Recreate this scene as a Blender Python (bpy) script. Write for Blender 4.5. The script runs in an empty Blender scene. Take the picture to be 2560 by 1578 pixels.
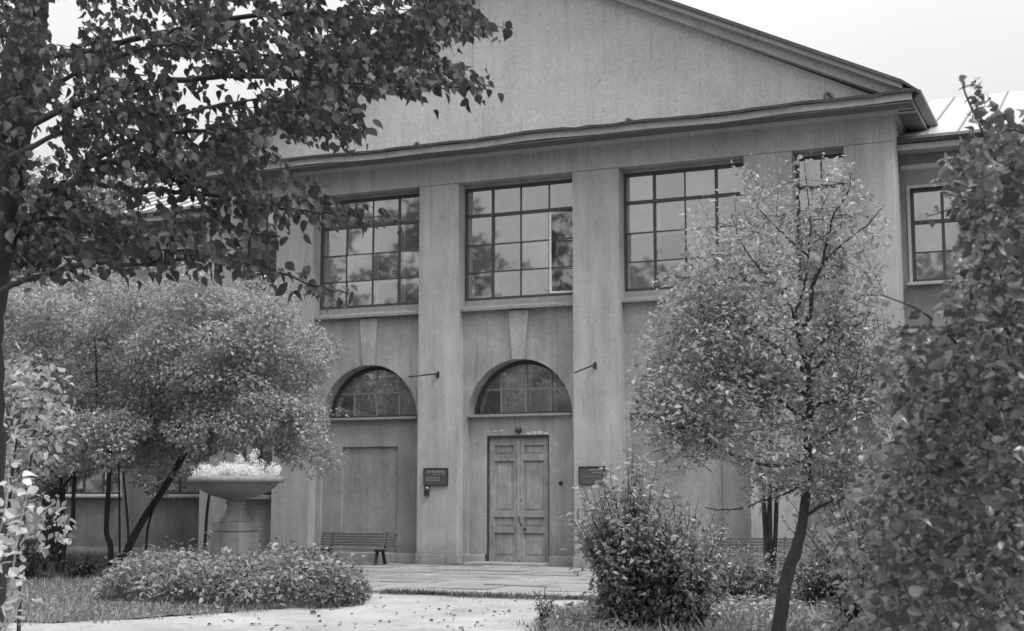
import bpy, bmesh, math, random
import numpy as np
from mathutils import Vector, Matrix

R = math.radians
rng = np.random.default_rng(7)
random.seed(7)
sc = bpy.context.scene
col = sc.collection

# ------------------------------------------------------------------ camera, light, exposure
F, W, H = 3500.0, 2560, 1578
YAW = R(23.4)
PITCH = math.atan((1235.0 - 789.0) / F)
CAM = np.array([11.9713, -28.0314, 1.5411])
FW = np.array([-math.sin(YAW) * math.cos(PITCH), math.cos(YAW) * math.cos(PITCH), math.sin(PITCH)])
RT = np.array([math.cos(YAW), math.sin(YAW), 0.0])
UP = np.cross(RT, FW)
cd = bpy.data.cameras.new('camera')
cam = bpy.data.objects.new('camera', cd)
col.objects.link(cam)
cam.location = CAM
cam.rotation_euler = (math.pi / 2 + PITCH, 0, YAW)
cd.sensor_width = 36
cd.lens = 36 * F / W
cd.clip_end = 2000
cd.dof.use_dof = True
cd.dof.focus_distance = 24
cd.dof.aperture_fstop = 7.1
sc.camera = cam

SUN_EL, SUN_AZ = R(58), R(66)      # azimuth measured from -Y (behind the camera) towards +X
sun_dir = Vector((math.sin(SUN_AZ) * math.cos(SUN_EL), -math.cos(SUN_AZ) * math.cos(SUN_EL), math.sin(SUN_EL)))
world = bpy.data.worlds.new('World')
sc.world = world
world.use_nodes = True
wt = world.node_tree
wt.nodes.clear()
sky = wt.nodes.new('ShaderNodeTexSky')
sky.sky_type = 'NISHITA'
sky.sun_disc = False
sky.sun_elevation = SUN_EL
sky.sun_rotation = math.atan2(sun_dir.x, sun_dir.y)
sky.dust_density = 4.0
bw = wt.nodes.new('ShaderNodeRGBToBW')
mixs = wt.nodes.new('ShaderNodeMix')
mixs.data_type = 'FLOAT'
mixs.inputs[0].default_value = 0.75
mixs.inputs[3].default_value = 7.4      # even overcast veil
bg = wt.nodes.new('ShaderNodeBackground')
bg.inputs[1].default_value = 0.12
wo = wt.nodes.new('ShaderNodeOutputWorld')
wt.links.new(sky.outputs[0], bw.inputs[0])
wt.links.new(bw.outputs[0], mixs.inputs[2])
# overcast luminance: the zenith is brighter than the horizon
wtc = wt.nodes.new('ShaderNodeTexCoord')
wsx = wt.nodes.new('ShaderNodeSeparateXYZ')
wmr = wt.nodes.new('ShaderNodeMapRange')
wmr.inputs['To Min'].default_value = 0.50
wmr.inputs['To Max'].default_value = 2.0
wmu = wt.nodes.new('ShaderNodeMath')
wmu.operation = 'MULTIPLY'
wt.links.new(wtc.outputs['Generated'], wsx.inputs[0])
wt.links.new(wsx.outputs['Z'], wmr.inputs['Value'])
wt.links.new(mixs.outputs[0], wmu.inputs[0])
wt.links.new(wmr.outputs[0], wmu.inputs[1])
wn = wt.nodes.new('ShaderNodeTexNoise')
wn.inputs['Scale'].default_value = 2.2
wn.inputs['Detail'].default_value = 5
wt.links.new(wtc.outputs['Generated'], wn.inputs['Vector'])
wr = wt.nodes.new('ShaderNodeMapRange')
wr.inputs['From Min'].default_value = 0.3
wr.inputs['From Max'].default_value = 0.7
wr.inputs['To Min'].default_value = 0.93
wr.inputs['To Max'].default_value = 1.05
wm2 = wt.nodes.new('ShaderNodeMath')
wm2.operation = 'MULTIPLY'
wt.links.new(wn.outputs[0], wr.inputs['Value'])
wt.links.new(wmu.outputs[0], wm2.inputs[0])
wt.links.new(wr.outputs[0], wm2.inputs[1])
wt.links.new(wm2.outputs[0], bg.inputs[0])
wt.links.new(bg.outputs[0], wo.inputs[0])
sl = bpy.data.lights.new('sun', 'SUN')
sl.energy = 1.7
sl.angle = R(16)
sun = bpy.data.objects.new('sun', sl)
col.objects.link(sun)
sun.rotation_euler = sun_dir.to_track_quat('Z', 'Y').to_euler()
sc.view_settings.view_transform = 'Standard'
sc.view_settings.look = 'None'
sc.view_settings.exposure = 0.42
sc.view_settings.gamma = 1
sc.cycles.max_bounces = 8
sc.cycles.transparent_max_bounces = 12


def at(u, v, d):
    """point seen at photograph pixel (u, v) at depth d metres"""
    return CAM + (FW + RT * ((u - 1280) / F) + UP * ((789 - v) / F)) * d


def ground_pt(u, v, z=0.0):
    r = FW + RT * ((u - 1280) / F) + UP * ((789 - v) / F)
    return CAM + r * ((z - CAM[2]) / r[2])


def px(P):
    q = np.asarray(P) - CAM
    z = q @ FW
    return 1280 + F * (q @ RT) / z, 789 - F * (q @ UP) / z


# ------------------------------------------------------------------ materials
def nt(name):
    m = bpy.data.materials.new(name)
    m.use_nodes = True
    n = m.node_tree
    b = n.nodes['Principled BSDF']
    return m, n, b


def ramp(n, fac, stops):
    r = n.nodes.new('ShaderNodeValToRGB')
    while len(r.color_ramp.elements) < len(stops):
        r.color_ramp.elements.new(0.5)
    for e, (p, c) in zip(r.color_ramp.elements, stops):
        e.position = p
        e.color = (c, c, c, 1)
    n.links.new(fac, r.inputs[0])
    return r.outputs[0]


def noise(n, scale, detail=6, rough=0.6, dist=0.0, vec=None, stretch=None):
    t = n.nodes.new('ShaderNodeTexNoise')
    t.inputs['Scale'].default_value = scale
    t.inputs['Detail'].default_value = detail
    t.inputs['Roughness'].default_value = rough
    t.inputs['Distortion'].default_value = dist
    tc = n.nodes.new('ShaderNodeTexCoord')
    src = tc.outputs['Object'] if vec is None else vec
    if stretch:
        mp = n.nodes.new('ShaderNodeMapping')
        mp.inputs['Scale'].default_value = stretch
        n.links.new(src, mp.inputs[0])
        src = mp.outputs[0]
    n.links.new(src, t.inputs['Vector'])
    return t.outputs['Fac']


def math2(n, op, a, b):
    m = n.nodes.new('ShaderNodeMath')
    m.operation = op
    for i, x in enumerate((a, b)):
        if isinstance(x, (int, float)):
            m.inputs[i].default_value = x
        else:
            n.links.new(x, m.inputs[i])
    return m.outputs[0]


def bump(n, b, h, strength, dist):
    bp = n.nodes.new('ShaderNodeBump')
    bp.inputs['Strength'].default_value = strength
    bp.inputs['Distance'].default_value = dist
    n.links.new(h, bp.inputs['Height'])
    n.links.new(bp.outputs[0], b.inputs['Normal'])


def stucco(name, base, var=0.24, streak=0.12):
    m, n, b = nt(name)
    big = ramp(n, noise(n, 0.9, 8, 0.65, 0.6), [(0.3, 1 - var), (0.52, 1.0), (0.72, 1 + var)])
    st = ramp(n, noise(n, 1.0, 5, 0.6, 0.3, stretch=(3.2, 3.2, 0.35)), [(0.35, 1 - streak), (0.65, 1 + streak)])
    sp = ramp(n, noise(n, 26, 3, 0.75), [(0.3, 0.82), (0.7, 1.18)])
    pt = ramp(n, noise(n, 3.4, 4, 0.5, 1.2), [(0.26, 0.82), (0.36, 1.0), (0.66, 1.0), (0.74, 1.18)])
    drip = ramp(n, noise(n, 1.0, 6, 0.7, 0.2, stretch=(9, 9, 0.5)), [(0.30, 0.74), (0.44, 1.0), (0.62, 1.0), (0.74, 1.18)])
    # fine meandering cracks
    vo = n.nodes.new('ShaderNodeTexVoronoi')
    vo.feature = 'DISTANCE_TO_EDGE'
    vo.inputs['Scale'].default_value = 0.55
    tc2 = n.nodes.new('ShaderNodeTexCoord')
    ad = n.nodes.new('ShaderNodeVectorMath')
    ad.operation = 'ADD'
    nz = n.nodes.new('ShaderNodeTexNoise')
    nz.inputs['Scale'].default_value = 1.7
    nz.inputs['Detail'].default_value = 6
    n.links.new(tc2.outputs['Object'], nz.inputs['Vector'])
    n.links.new(tc2.outputs['Object'], ad.inputs[0])
    n.links.new(nz.outputs['Color'], ad.inputs[1])
    n.links.new(ad.outputs[0], vo.inputs['Vector'])
    ck = ramp(n, vo.outputs['Distance'], [(0.0, 0.86), (0.005, 1.0)])
    # splashed dirt at the foot, uneven
    sz = n.nodes.new('ShaderNodeSeparateXYZ')
    n.links.new(tc2.outputs['Object'], sz.inputs[0])
    foot = ramp(n, math2(n, 'ADD', math2(n, 'MULTIPLY', sz.outputs['Z'], 0.5), math2(n, 'MULTIPLY', noise(n, 2.2, 5, 0.7), 0.5)), [(0.22, 0.68), (0.55, 1.0)])
    v = math2(n, 'MULTIPLY', math2(n, 'MULTIPLY', big, st), math2(n, 'MULTIPLY', sp, pt))
    v = math2(n, 'MULTIPLY', v, math2(n, 'MULTIPLY', drip, ck))
    v = math2(n, 'MULTIPLY', v, foot)
    v = math2(n, 'MULTIPLY', v, base)
    n.links.new(v, b.inputs['Base Color'])
    b.inputs['Roughness'].default_value = 0.93
    b.inputs['Specular IOR Level'].default_value = 0.25
    h = math2(n, 'ADD', math2(n, 'MULTIPLY', noise(n, 60, 4, 0.7), 0.6), noise(n, 7, 4, 0.6))
    bump(n, b, h, 0.55, 0.012)
    return m


def plain(name, base, rough=0.6, var=0.2, scale=8, stretch=None, bmp=0.3, metallic=0.0, spec=0.4):
    m, n, b = nt(name)
    f = ramp(n, noise(n, scale, 6, 0.65, 0.3, stretch=stretch), [(0.28, base * (1 - var)), (0.72, base * (1 + var))])
    n.links.new(f, b.inputs['Base Color'])
    b.inputs['Roughness'].default_value = rough
    b.inputs['Metallic'].default_value = metallic
    b.inputs['Specular IOR Level'].default_value = spec
    if bmp:
        bump(n, b, noise(n, scale * 5, 4, 0.6, stretch=stretch), bmp, 0.01)
    return m


def leafmat(name, lo, hi, trans=0.3, rough=0.42, spec=0.5):
    m, n, b = nt(name)
    g = n.nodes.new('ShaderNodeNewGeometry')
    oi = n.nodes.new('ShaderNodeObjectInfo')
    v = math2(n, 'FRACT', math2(n, 'ADD', g.outputs['Random Per Island'], oi.outputs['Random']), 0)
    r = ramp(n, v, [(0.0, lo), (0.75, (lo + hi) / 2), (1.0, hi)])
    n.links.new(r, b.inputs['Base Color'])
    b.inputs['Roughness'].default_value = rough
    b.inputs['Specular IOR Level'].default_value = spec
    t = n.nodes.new('ShaderNodeBsdfTranslucent')
    tc = math2(n, 'MULTIPLY', r, 1.5)
    n.links.new(tc, t.inputs[0])
    mx = n.nodes.new('ShaderNodeMixShader')
    mx.inputs[0].default_value = trans
    n.links.new(b.outputs[0], mx.inputs[1])
    n.links.new(t.outputs[0], mx.inputs[2])
    n.links.new(mx.outputs[0], n.nodes['Material Output'].inputs[0])
    return m


def glassmat(dust=1.0):
    m, n, b = nt('window_glass')
    n.nodes.remove(b)
    tr = n.nodes.new('ShaderNodeBsdfTransparent')
    tr.inputs[0].default_value = (0.72, 0.72, 0.72, 1)
    gl = n.nodes.new('ShaderNodeBsdfGlossy')
    gl.inputs['Roughness'].default_value = 0.03
    gl.inputs[0].default_value = (0.95, 0.95, 0.95, 1)
    df = n.nodes.new('ShaderNodeBsdfDiffuse')
    df.inputs[0].default_value = (0.38, 0.38, 0.38, 1)
    fr = n.nodes.new('ShaderNodeFresnel')
    fr.inputs[0].default_value = 1.5
    bp = n.nodes.new('ShaderNodeBump')
    bp.inputs['Strength'].default_value = 0.05
    bp.inputs['Distance'].default_value = 0.02
    n.links.new(noise(n, 1.4, 2, 0.5), bp.inputs['Height'])
    n.links.new(bp.outputs[0], gl.inputs['Normal'])
    # two or three reflecting faces of old sash glass
    f2 = math2(n, 'MINIMUM', math2(n, 'ADD', math2(n, 'MULTIPLY', fr.outputs[0], 3.6), 0.20), 1.0)
    m1 = n.nodes.new('ShaderNodeMixShader')
    oi = n.nodes.new('ShaderNodeObjectInfo')
    dd = math2(n, 'MULTIPLY', ramp(n, noise(n, 2.2, 5, 0.7, 0.8), [(0.3, 0.2 * dust), (0.75, 0.5 * dust)]), ramp(n, oi.outputs['Random'], [(0.0, 0.35), (0.4, 1.0), (1.0, 1.6)]))
    n.links.new(dd, m1.inputs[0])
    n.links.new(tr.outputs[0], m1.inputs[1])
    n.links.new(df.outputs[0], m1.inputs[2])
    m2 = n.nodes.new('ShaderNodeMixShader')
    n.links.new(f2, m2.inputs[0])
    n.links.new(m1.outputs[0], m2.inputs[1])
    n.links.new(gl.outputs[0], m2.inputs[2])
    n.links.new(m2.outputs[0], n.nodes['Material Output'].inputs[0])
    return m


def woodmat(name, lo, hi):
    m, n, b = nt(name)
    f = noise(n, 2.0, 8, 0.7, 0.4, stretch=(14, 14, 0.8))
    g = noise(n, 3.0, 4, 0.6, 0.5)
    v = math2(n, 'MULTIPLY', ramp(n, f, [(0.3, lo), (0.5, (lo + hi) / 2), (0.7, hi)]), ramp(n, g, [(0.3, 0.75), (0.7, 1.25)]))
    n.links.new(v, b.inputs['Base Color'])
    b.inputs['Roughness'].default_value = 0.8
    bump(n, b, f, 0.5, 0.006)
    return m


M = dict(
    wall=stucco('grey_stucco', 0.33),
    pilaster=stucco('pale_grey_stucco', 0.385, 0.13, 0.12),
    tympanum=stucco('pediment_stucco', 0.47, 0.10, 0.05),
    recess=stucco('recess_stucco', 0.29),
    soffit_shade=stucco('soffit_shade_render', 0.17, 0.2, 0.05),  # darker than the cornice plaster: overhang shade put into the colour
    trim=stucco('cornice_plaster', 0.40, 0.12, 0.05),
    plinth=stucco('plinth_render', 0.38, 0.2, 0.15),
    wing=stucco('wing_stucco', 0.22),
    tin=plain('dark_sheet_metal', 0.07, 0.55, 0.35, 5, bmp=0.4, spec=0.5),
    roof=plain('pale_sheet_roof', 0.44, 0.42, 0.12, 2.5, bmp=0.15, spec=0.5),
    seam=plain('roof_seam_metal', 0.2, 0.5),
    frame=plain('dark_painted_frame', 0.06, 0.5, 0.3, 9),
    sash=plain('grey_painted_sash', 0.78, 0.55, 0.2, 9),
    sill=plain('sill_sheet', 0.26, 0.6, 0.25, 6),
    glass=glassmat(),
    room_glass=glassmat(0.05),
    room=plain('interior_plaster', 0.3, 0.9, 0.2, 1, bmp=0),
    blind=plain('interior_curtain', 0.45, 0.9, 0.2, 3, stretch=(8, 8, 0.5), bmp=0.1),
    door=woodmat('weathered_door_wood', 0.17, 0.36),
    bench=woodmat('grey_bench_wood', 0.08, 0.17),
    iron=plain('black_iron', 0.035, 0.5, 0.3, 20),
    brick=plain('bare_pale_brick', 0.6, 0.9, 0.15, 20),
    plate=plain('dark_sign_enamel', 0.085, 0.3, 0.25, 6, bmp=0.05, spec=0.5),
    letter=plain('pale_letter_paint', 0.36, 0.6, 0.15, 30, bmp=0),
    stone=stucco('urn_concrete', 0.2, 0.25, 0.15),
    bark=plain('dark_bark', 0.045, 0.95, 0.5, 9, stretch=(1, 1, 0.3), bmp=0.9),
    bark2=plain('grey_bark', 0.07, 0.95, 0.45, 14, stretch=(1, 1, 0.3), bmp=0.9),
    twig=plain('twig_bark', 0.05, 0.9, 0.3, 20, bmp=0),
    linden=leafmat('linden_leaf', 0.045, 0.095, 0.24, 0.5, 0.4),
    lilac=leafmat('lilac_leaf', 0.20, 0.48, 0.35, 0.4, 0.6),
    apple=leafmat('apple_leaf', 0.18, 0.42, 0.38, 0.33, 0.8),
    near=leafmat('bush_leaf', 0.05, 0.17, 0.25, 0.33, 0.8),
    edge=leafmat('edge_bush_leaf', 0.08, 0.24, 0.3, 0.33, 0.8),
    hedge=leafmat('hedge_leaf', 0.13, 0.38, 0.32, 0.38, 0.7),
    sprig=leafmat('pale_sprig_leaf', 0.42, 0.65, 0.35),
    flower=leafmat('flower_petal', 0.55, 0.85, 0.3, 0.6),
    cover=leafmat('ground_cover_leaf', 0.2, 0.44, 0.3, 0.45),
    grass=leafmat('grass_blade', 0.15, 0.32, 0.3, 0.5),
    far=leafmat('far_leaf', 0.14, 0.28, 0.35),
    soil=plain('lawn_soil', 0.15, 0.95, 0.4, 3, bmp=0.8),
)


def sandmat():
    m, n, b = nt('trodden_sand')
    a = ramp(n, noise(n, 0.45, 8, 0.7, 0.5), [(0.32, 0.27), (0.5, 0.38), (0.7, 0.47)])
    c = ramp(n, noise(n, 14, 6, 0.8), [(0.3, 0.8), (0.62, 1.06)])
    d = ramp(n, noise(n, 3.2, 5, 0.75, 0.4), [(0.30, 0.6), (0.46, 1.0)])
    n.links.new(math2(n, 'MULTIPLY', math2(n, 'MULTIPLY', a, c), d), b.inputs['Base Color'])
    b.inputs['Roughness'].default_value = 0.95
    b.inputs['Specular IOR Level'].default_value = 0.2
    bump(n, b, math2(n, 'ADD', noise(n, 2.5, 6, 0.7), math2(n, 'MULTIPLY', noise(n, 30, 4, 0.7), 0.3)), 0.9, 0.05)
    return m


def slabmat():
    m, n, b = nt('concrete_slab')
    oi = n.nodes.new('ShaderNodeObjectInfo')
    a = ramp(n, noise(n, 1.6, 8, 0.7, 0.5), [(0.3, 0.2), (0.5, 0.29), (0.72, 0.36)])
    c = ramp(n, oi.outputs['Random'], [(0.0, 0.86), (1.0, 1.12)])
    d = ramp(n, noise(n, 22, 5, 0.75), [(0.3, 0.85), (0.65, 1.08)])
    n.links.new(math2(n, 'MULTIPLY', math2(n, 'MULTIPLY', a, c), d), b.inputs['Base Color'])
    b.inputs['Roughness'].default_value = 0.9
    bump(n, b, noise(n, 12, 6, 0.7), 0.6, 0.02)
    return m


M['sand'] = sandmat()
M['slab'] = slabmat()


# ------------------------------------------------------------------ object helpers
def link(name, me, mat=None, parent=None):
    if mat is not None and not me.materials:
        me.materials.append(mat)
    o = bpy.data.objects.new(name, me)
    col.objects.link(o)
    if parent is not None:
        o.parent = parent
    return o


def root(name, loc=(0, 0, 0), rz=0.0):
    o = bpy.data.objects.new(name, None)
    col.objects.link(o)
    o.location = loc
    o.rotation_euler.z = rz
    return o


def tag(o, label=None, cat=None, group=None, kind=None):
    if label: o['label'] = label
    if cat: o['category'] = cat
    if group: o['group'] = group
    if kind: o['kind'] = kind
    return o


class MB:
    def __init__(s):
        s.v, s.f = [], []

    def box(s, x0, x1, y0, y1, z0, z1):
        i = len(s.v)
        s.v += [(x, y, z) for z in (z0, z1) for y in (y0, y1) for x in (x0, x1)]
        s.f += [tuple(i + k for k in q) for q in ((0, 2, 3, 1), (4, 5, 7, 6), (0, 1, 5, 4), (2, 6, 7, 3), (0, 4, 6, 2), (1, 3, 7, 5))]
        return s

    def quad(s, *p):
        i = len(s.v)
        s.v += [tuple(q) for q in p]
        s.f.append(tuple(range(i, i + len(p))))
        return s

    def prism(s, poly, a0, a1, axis):
        """poly of 2-tuples extruded along axis ('x','y','z')"""
        def mk(p, a):
            return {'x': (a, p[0], p[1]), 'y': (p[0], a, p[1]), 'z': (p[0], p[1], a)}[axis]
        i, n = len(s.v), len(poly)
        s.v += [mk(p, a0) for p in poly] + [mk(p, a1) for p in poly]
        s.f.append(tuple(range(i, i + n)))
        s.f.append(tuple(range(i + 2 * n - 1, i + n - 1, -1)))
        for k in range(n):
            j = (k + 1) % n
            s.f.append((i + k, i + n + k, i + n + j, i + j))
        return s

    def tube(s, pts, rad, n=8, seed=0):
        pts = np.asarray(pts, float)
        m = len(pts)
        rad = np.broadcast_to(np.asarray(rad, float), (m,))
        tang = np.gradient(pts, axis=0)
        tang /= np.linalg.norm(tang, axis=1)[:, None] + 1e-9
        ref = np.array([0.3, 0.9, 0.1])
        i = len(s.v)
        for k in range(m):
            a = np.cross(tang[k], ref)
            a /= np.linalg.norm(a) + 1e-9
            b = np.cross(tang[k], a)
            for j in range(n):
                th = 2 * math.pi * j / n
                s.v.append(tuple(pts[k] + rad[k] * (a * math.cos(th) + b * math.sin(th))))
        for k in range(m - 1):
            for j in range(n):
                j2 = (j + 1) % n
                s.f.append((i + k * n + j, i + k * n + j2, i + (k + 1) * n + j2, i + (k + 1) * n + j))
        s.f.append(tuple(i + j for j in reversed(range(n))))
        s.f.append(tuple(i + (m - 1) * n + j for j in range(n)))
        return s

    def lathe(s, prof, n=40, c=(0, 0, 0)):
        i = len(s.v)
        for r, z in prof:
            for j in range(n):
                th = 2 * math.pi * j / n
                s.v.append((c[0] + r * math.cos(th), c[1] + r * math.sin(th), c[2] + z))
        for k in range(len(prof) - 1):
            for j in range(n):
                j2 = (j + 1) % n
                s.f.append((i + k * n + j, i + k * n + j2, i + (k + 1) * n + j2, i + (k + 1) * n + j))
        s.f.append(tuple(i + j for j in reversed(range(n))))
        s.f.append(tuple(i + (len(prof) - 1) * n + j for j in range(n)))
        return s

    def mesh(s, name, mat=None, smooth=False):
        me = bpy.data.meshes.new(name)
        me.from_pydata(s.v, [], s.f)
        if mat is not None:
            me.materials.append(mat)
        bm = bmesh.new()
        bm.from_mesh(me)
        bmesh.ops.recalc_face_normals(bm, faces=bm.faces)
        bm.to_mesh(me)
        bm.free()
        if smooth:
            me.polygons.foreach_set('use_smooth', [True] * len(me.polygons))
        return me

    def build(s, name, mat, parent=None, smooth=False, bevel=0):
        o = link(name, s.mesh(name, mat, smooth), None, parent)
        if bevel:
            b = o.modifiers.new('bevel', 'BEVEL')
            b.width = bevel
            b.segments = 2
            b.limit_method = 'ANGLE'
        return o


def box(name, mat, parent, *a, bevel=0):
    return MB().box(*a).build(name, mat, parent, bevel=bevel)


def smooth_path(pts, n=6, wob=0.0, g=None):
    pts = np.asarray(pts, float)
    if len(pts) < 3:
        t = np.linspace(0, 1, n + 1)[:, None]
        out = pts[0] * (1 - t) + pts[-1] * t
    else:
        P = np.vstack([2 * pts[0] - pts[1], pts, 2 * pts[-1] - pts[-2]])
        out = []
        for i in range(1, len(P) - 2):
            for t in np.linspace(0, 1, n, endpoint=False):
                a, b, c, d = P[i - 1], P[i], P[i + 1], P[i + 2]
                out.append(0.5 * (2 * b + (c - a) * t + (2 * a - 5 * b + 4 * c - d) * t * t + (3 * b - a - 3 * c + d) * t ** 3))
        out.append(P[-2])
        out = np.array(out)
    if wob:
        out[1:-1] += rng.normal(0, wob, out[1:-1].shape)
    return out


# ------------------------------------------------------------------ leaves
def tmpl_big():
    rows = [(0.0, 0.02), (0.08, 0.22), (0.22, 0.36), (0.42, 0.37), (0.64, 0.26), (0.84, 0.09), (1.0, 0.0)]
    v, f = [], []
    for t, w in rows:
        c = -0.16 * t * t
        v += [(-w, t, c + 0.22 * w), (0, t, c), (w, t, c + 0.22 * w)]
    for k in range(len(rows) - 1):
        a = 3 * k
        if k == len(rows) - 2:
            f += [(a, a + 1, a + 4), (a + 1, a + 2, a + 4)]
        else:
            f += [(a, a + 1, a + 4, a + 3), (a + 1, a + 2, a + 5, a + 4)]
    f = [tuple(q) for q in f]
    return np.array(v), f


def tmpl_mid():
    v = [(0, 0, 0), (-0.3, 0.3, 0.07), (0, 0.45, -0.03), (0.3, 0.3, 0.07), (-0.24, 0.62, 0.03), (0.24, 0.62, 0.03), (0, 1.0, -0.12)]
    f = [(0, 2, 1), (0, 3, 2), (1, 2, 4), (2, 3, 5), (2, 6, 4), (2, 5, 6)]
    return np.array(v), f


def tmpl_small():
    return np.array([(0, 0, 0), (-0.33, 0.45, 0.08), (0, 1.0, -0.05), (0.33, 0.45, 0.08)]), [(0, 2, 1), (0, 3, 2)]


TB, TM, TS = tmpl_big(), tmpl_mid(), tmpl_small()


def norm(a):
    return a / (np.linalg.norm(a, axis=-1, keepdims=True) + 1e-9)


def leaves_mesh(name, P, D, N, S, T, mat):
    tv, tf = T
    D = norm(D)
    N = norm(N - (N * D).sum(1)[:, None] * D)
    B = np.cross(D, N)
    wid = rng.uniform(0.72, 1.12, len(P))[:, None, None]
    curl = rng.uniform(-0.6, 3.2, len(P))[:, None, None]
    skew = rng.normal(0, 0.14, len(P))[:, None, None]
    V = P[:, None, :] + S[:, None, None] * (B[:, None, :] * (tv[None, :, 0:1] * wid + skew * tv[None, :, 1:2] ** 2) + D[:, None, :] * tv[None, :, 1:2] + N[:, None, :] * tv[None, :, 2:3] * curl)
    n, k = len(P), len(tv)
    V = V.reshape(-1, 3)
    sizes = np.array([len(q) for q in tf])
    flat = np.concatenate([np.array(q) for q in tf])
    loops = (flat[None, :] + (np.arange(n) * k)[:, None]).reshape(-1)
    tot = np.tile(sizes, n)
    start = np.concatenate([[0], np.cumsum(tot)[:-1]])
    me = bpy.data.meshes.new(name)
    me.vertices.add(len(V))
    me.vertices.foreach_set('co', V.astype(np.float32).ravel())
    me.loops.add(len(loops))
    me.loops.foreach_set('vertex_index', loops.astype(np.int32))
    me.polygons.add(len(tot))
    me.polygons.foreach_set('loop_start', start.astype(np.int32))
    me.polygons.foreach_set('loop_total', tot.astype(np.int32))
    me.materials.append(mat)
    me.update(calc_edges=True)
    return me


def put_leaves(parent, L, T, mat, singles=0, stuffname='foliage'):
    """L = (P, D, N, S); the `singles` leaves nearest the camera become objects, the rest one mesh"""
    P, D, N, S = L
    if singles:
        o = parent.location
        d = (P + np.array(o) - CAM) @ FW
        U, V = px(P + np.array(o))
        vis = (U > 0) & (U < W) & (V > 0) & (V < H)
        order = np.argsort(np.where(vis, d / S, 1e9))
        sel = order[:singles]
        tv, tf = T
        shapes = []
        for q in range(10):
            me = bpy.data.meshes.new('leaf')
            wq, cq, sq = rng.uniform(0.74, 1.1), rng.uniform(-0.6, 3.2), rng.normal(0, 0.14)
            me.from_pydata([(x[0] * wq + sq * x[1] ** 2, x[1], x[2] * cq) for x in tv], [], tf)
            me.materials.append(mat)
            shapes.append(me)
        Dn = norm(D)
        Nn = norm(N - (N * Dn).sum(1)[:, None] * Dn)
        Bn = np.cross(Dn, Nn)
        for i in sel:
            ob = bpy.data.objects.new('leaf', shapes[int(i) % 10])
            col.objects.link(ob)
            ob.parent = parent
            m = np.eye(4)
            m[:3, 0], m[:3, 1], m[:3, 2], m[:3, 3] = Bn[i] * S[i], Dn[i] * S[i], Nn[i] * S[i], P[i]
            ob.matrix_local = Matrix(m.tolist())
        keep = np.ones(len(P), bool)
        keep[sel] = False
        P, D, N, S = P[keep], D[keep], N[keep], S[keep]
    if len(P) == 0:
        return None
    o = link(stuffname, leaves_mesh(stuffname, P, D, N, S, T, mat), None, parent)
    o['kind'] = 'stuff'
    return o


def leaves_on(path, spacing, size, droop=0.7, spread=0.8, up=0.6, t0=0.0, jit=0.02):
    """alternate leaves along a path"""
    path = np.asarray(path)
    seg = np.linalg.norm(np.diff(path, axis=0), axis=1)
    cum = np.concatenate([[0], np.cumsum(seg)])
    s = np.arange(t0 * cum[-1], cum[-1] + spacing * 0.5, spacing)
    if len(s) == 0:
        return None
    s = np.clip(s + rng.normal(0, spacing * 0.25, len(s)), 0, cum[-1])
    P = np.stack([np.interp(s, cum, path[:, k]) for k in range(3)], 1)
    tang = norm(np.stack([np.interp(s + 0.02, cum, path[:, k]) - np.interp(s - 0.02, cum, path[:, k]) for k in range(3)], 1) + 1e-6)
    n = len(s)
    side = norm(np.cross(tang, rng.normal(0, 1, (n, 3)) * 0.5 + np.array([0, 0, 1.0])))
    sg = np.where(np.arange(n) % 2, 1, -1)[:, None]
    D = tang * 0.5 + side * sg * spread + np.array([0, 0, -droop]) + rng.normal(0, 0.3, (n, 3))
    N = np.array([0, 0, up]) + rng.normal(0, 0.45, (n, 3)) + side * sg * 0.35
    S = size * rng.uniform(0.65, 1.15, n)
    P = P + norm(D) * (S * 0.18)[:, None] + rng.normal(0, jit, (n, 3))
    return P, D, N, S


def cat(Ls):
    Ls = [l for l in Ls if l is not None and len(l[0])]
    return tuple(np.concatenate([l[i] for l in Ls]) for i in range(4))


def inpoly(u, v, poly):
    poly = np.asarray(poly, float)
    c = np.zeros(np.shape(u), bool)
    j = len(poly) - 1
    for i in range(len(poly)):
        xi, yi = poly[i]
        xj, yj = poly[j]
        cond = ((yi > v) != (yj > v)) & (u < (xj - xi) * (v - yi) / (yj - yi + 1e-12) + xi)
        c ^= cond
        j = i
    return c


def clumps(centres, radii, per, size, flat=0.8, up=0.7, out=1.0):
    """leaf shells round clump centres: light tops, dark gaps"""
    Ls = []
    for c, r, n in zip(centres, radii, per):
        n = int(n)
        d = norm(rng.normal(0, 1, (n, 3)))
        rr = r * rng.uniform(0.25, 1.0, n) ** 0.45
        rr *= 1 + 0.22 * np.sin(d[:, 0] * 7 + c[0] * 5) * np.cos(d[:, 2] * 6 + c[2] * 3)
        off = d * rr[:, None]
        off[:, 2] *= flat
        N = d * out * 0.6 + np.array([0, 0, up]) + rng.normal(0, 0.45, (n, 3))
        D = d * 0.7 + rng.normal(0, 0.6, (n, 3)) + np.array([0, 0, -0.25])
        Ls.append((c + off, D, N, size * rng.uniform(0.6, 1.25, n)))
    return cat(Ls)


# ------------------------------------------------------------------ ground
def sheet(name, poly, z, mat, kind='structure', sub=0):
    me = bpy.data.meshes.new(name)
    me.from_pydata([(p[0], p[1], z) for p in poly], [], [tuple(range(len(poly)))])
    me.materials.append(mat)
    o = link(name, me)
    o['kind'] = kind
    return o


gr = sheet('ground', [(-400, -400), (400, -400), (400, 500), (-400, 500)], -0.02, M['soil'])
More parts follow.
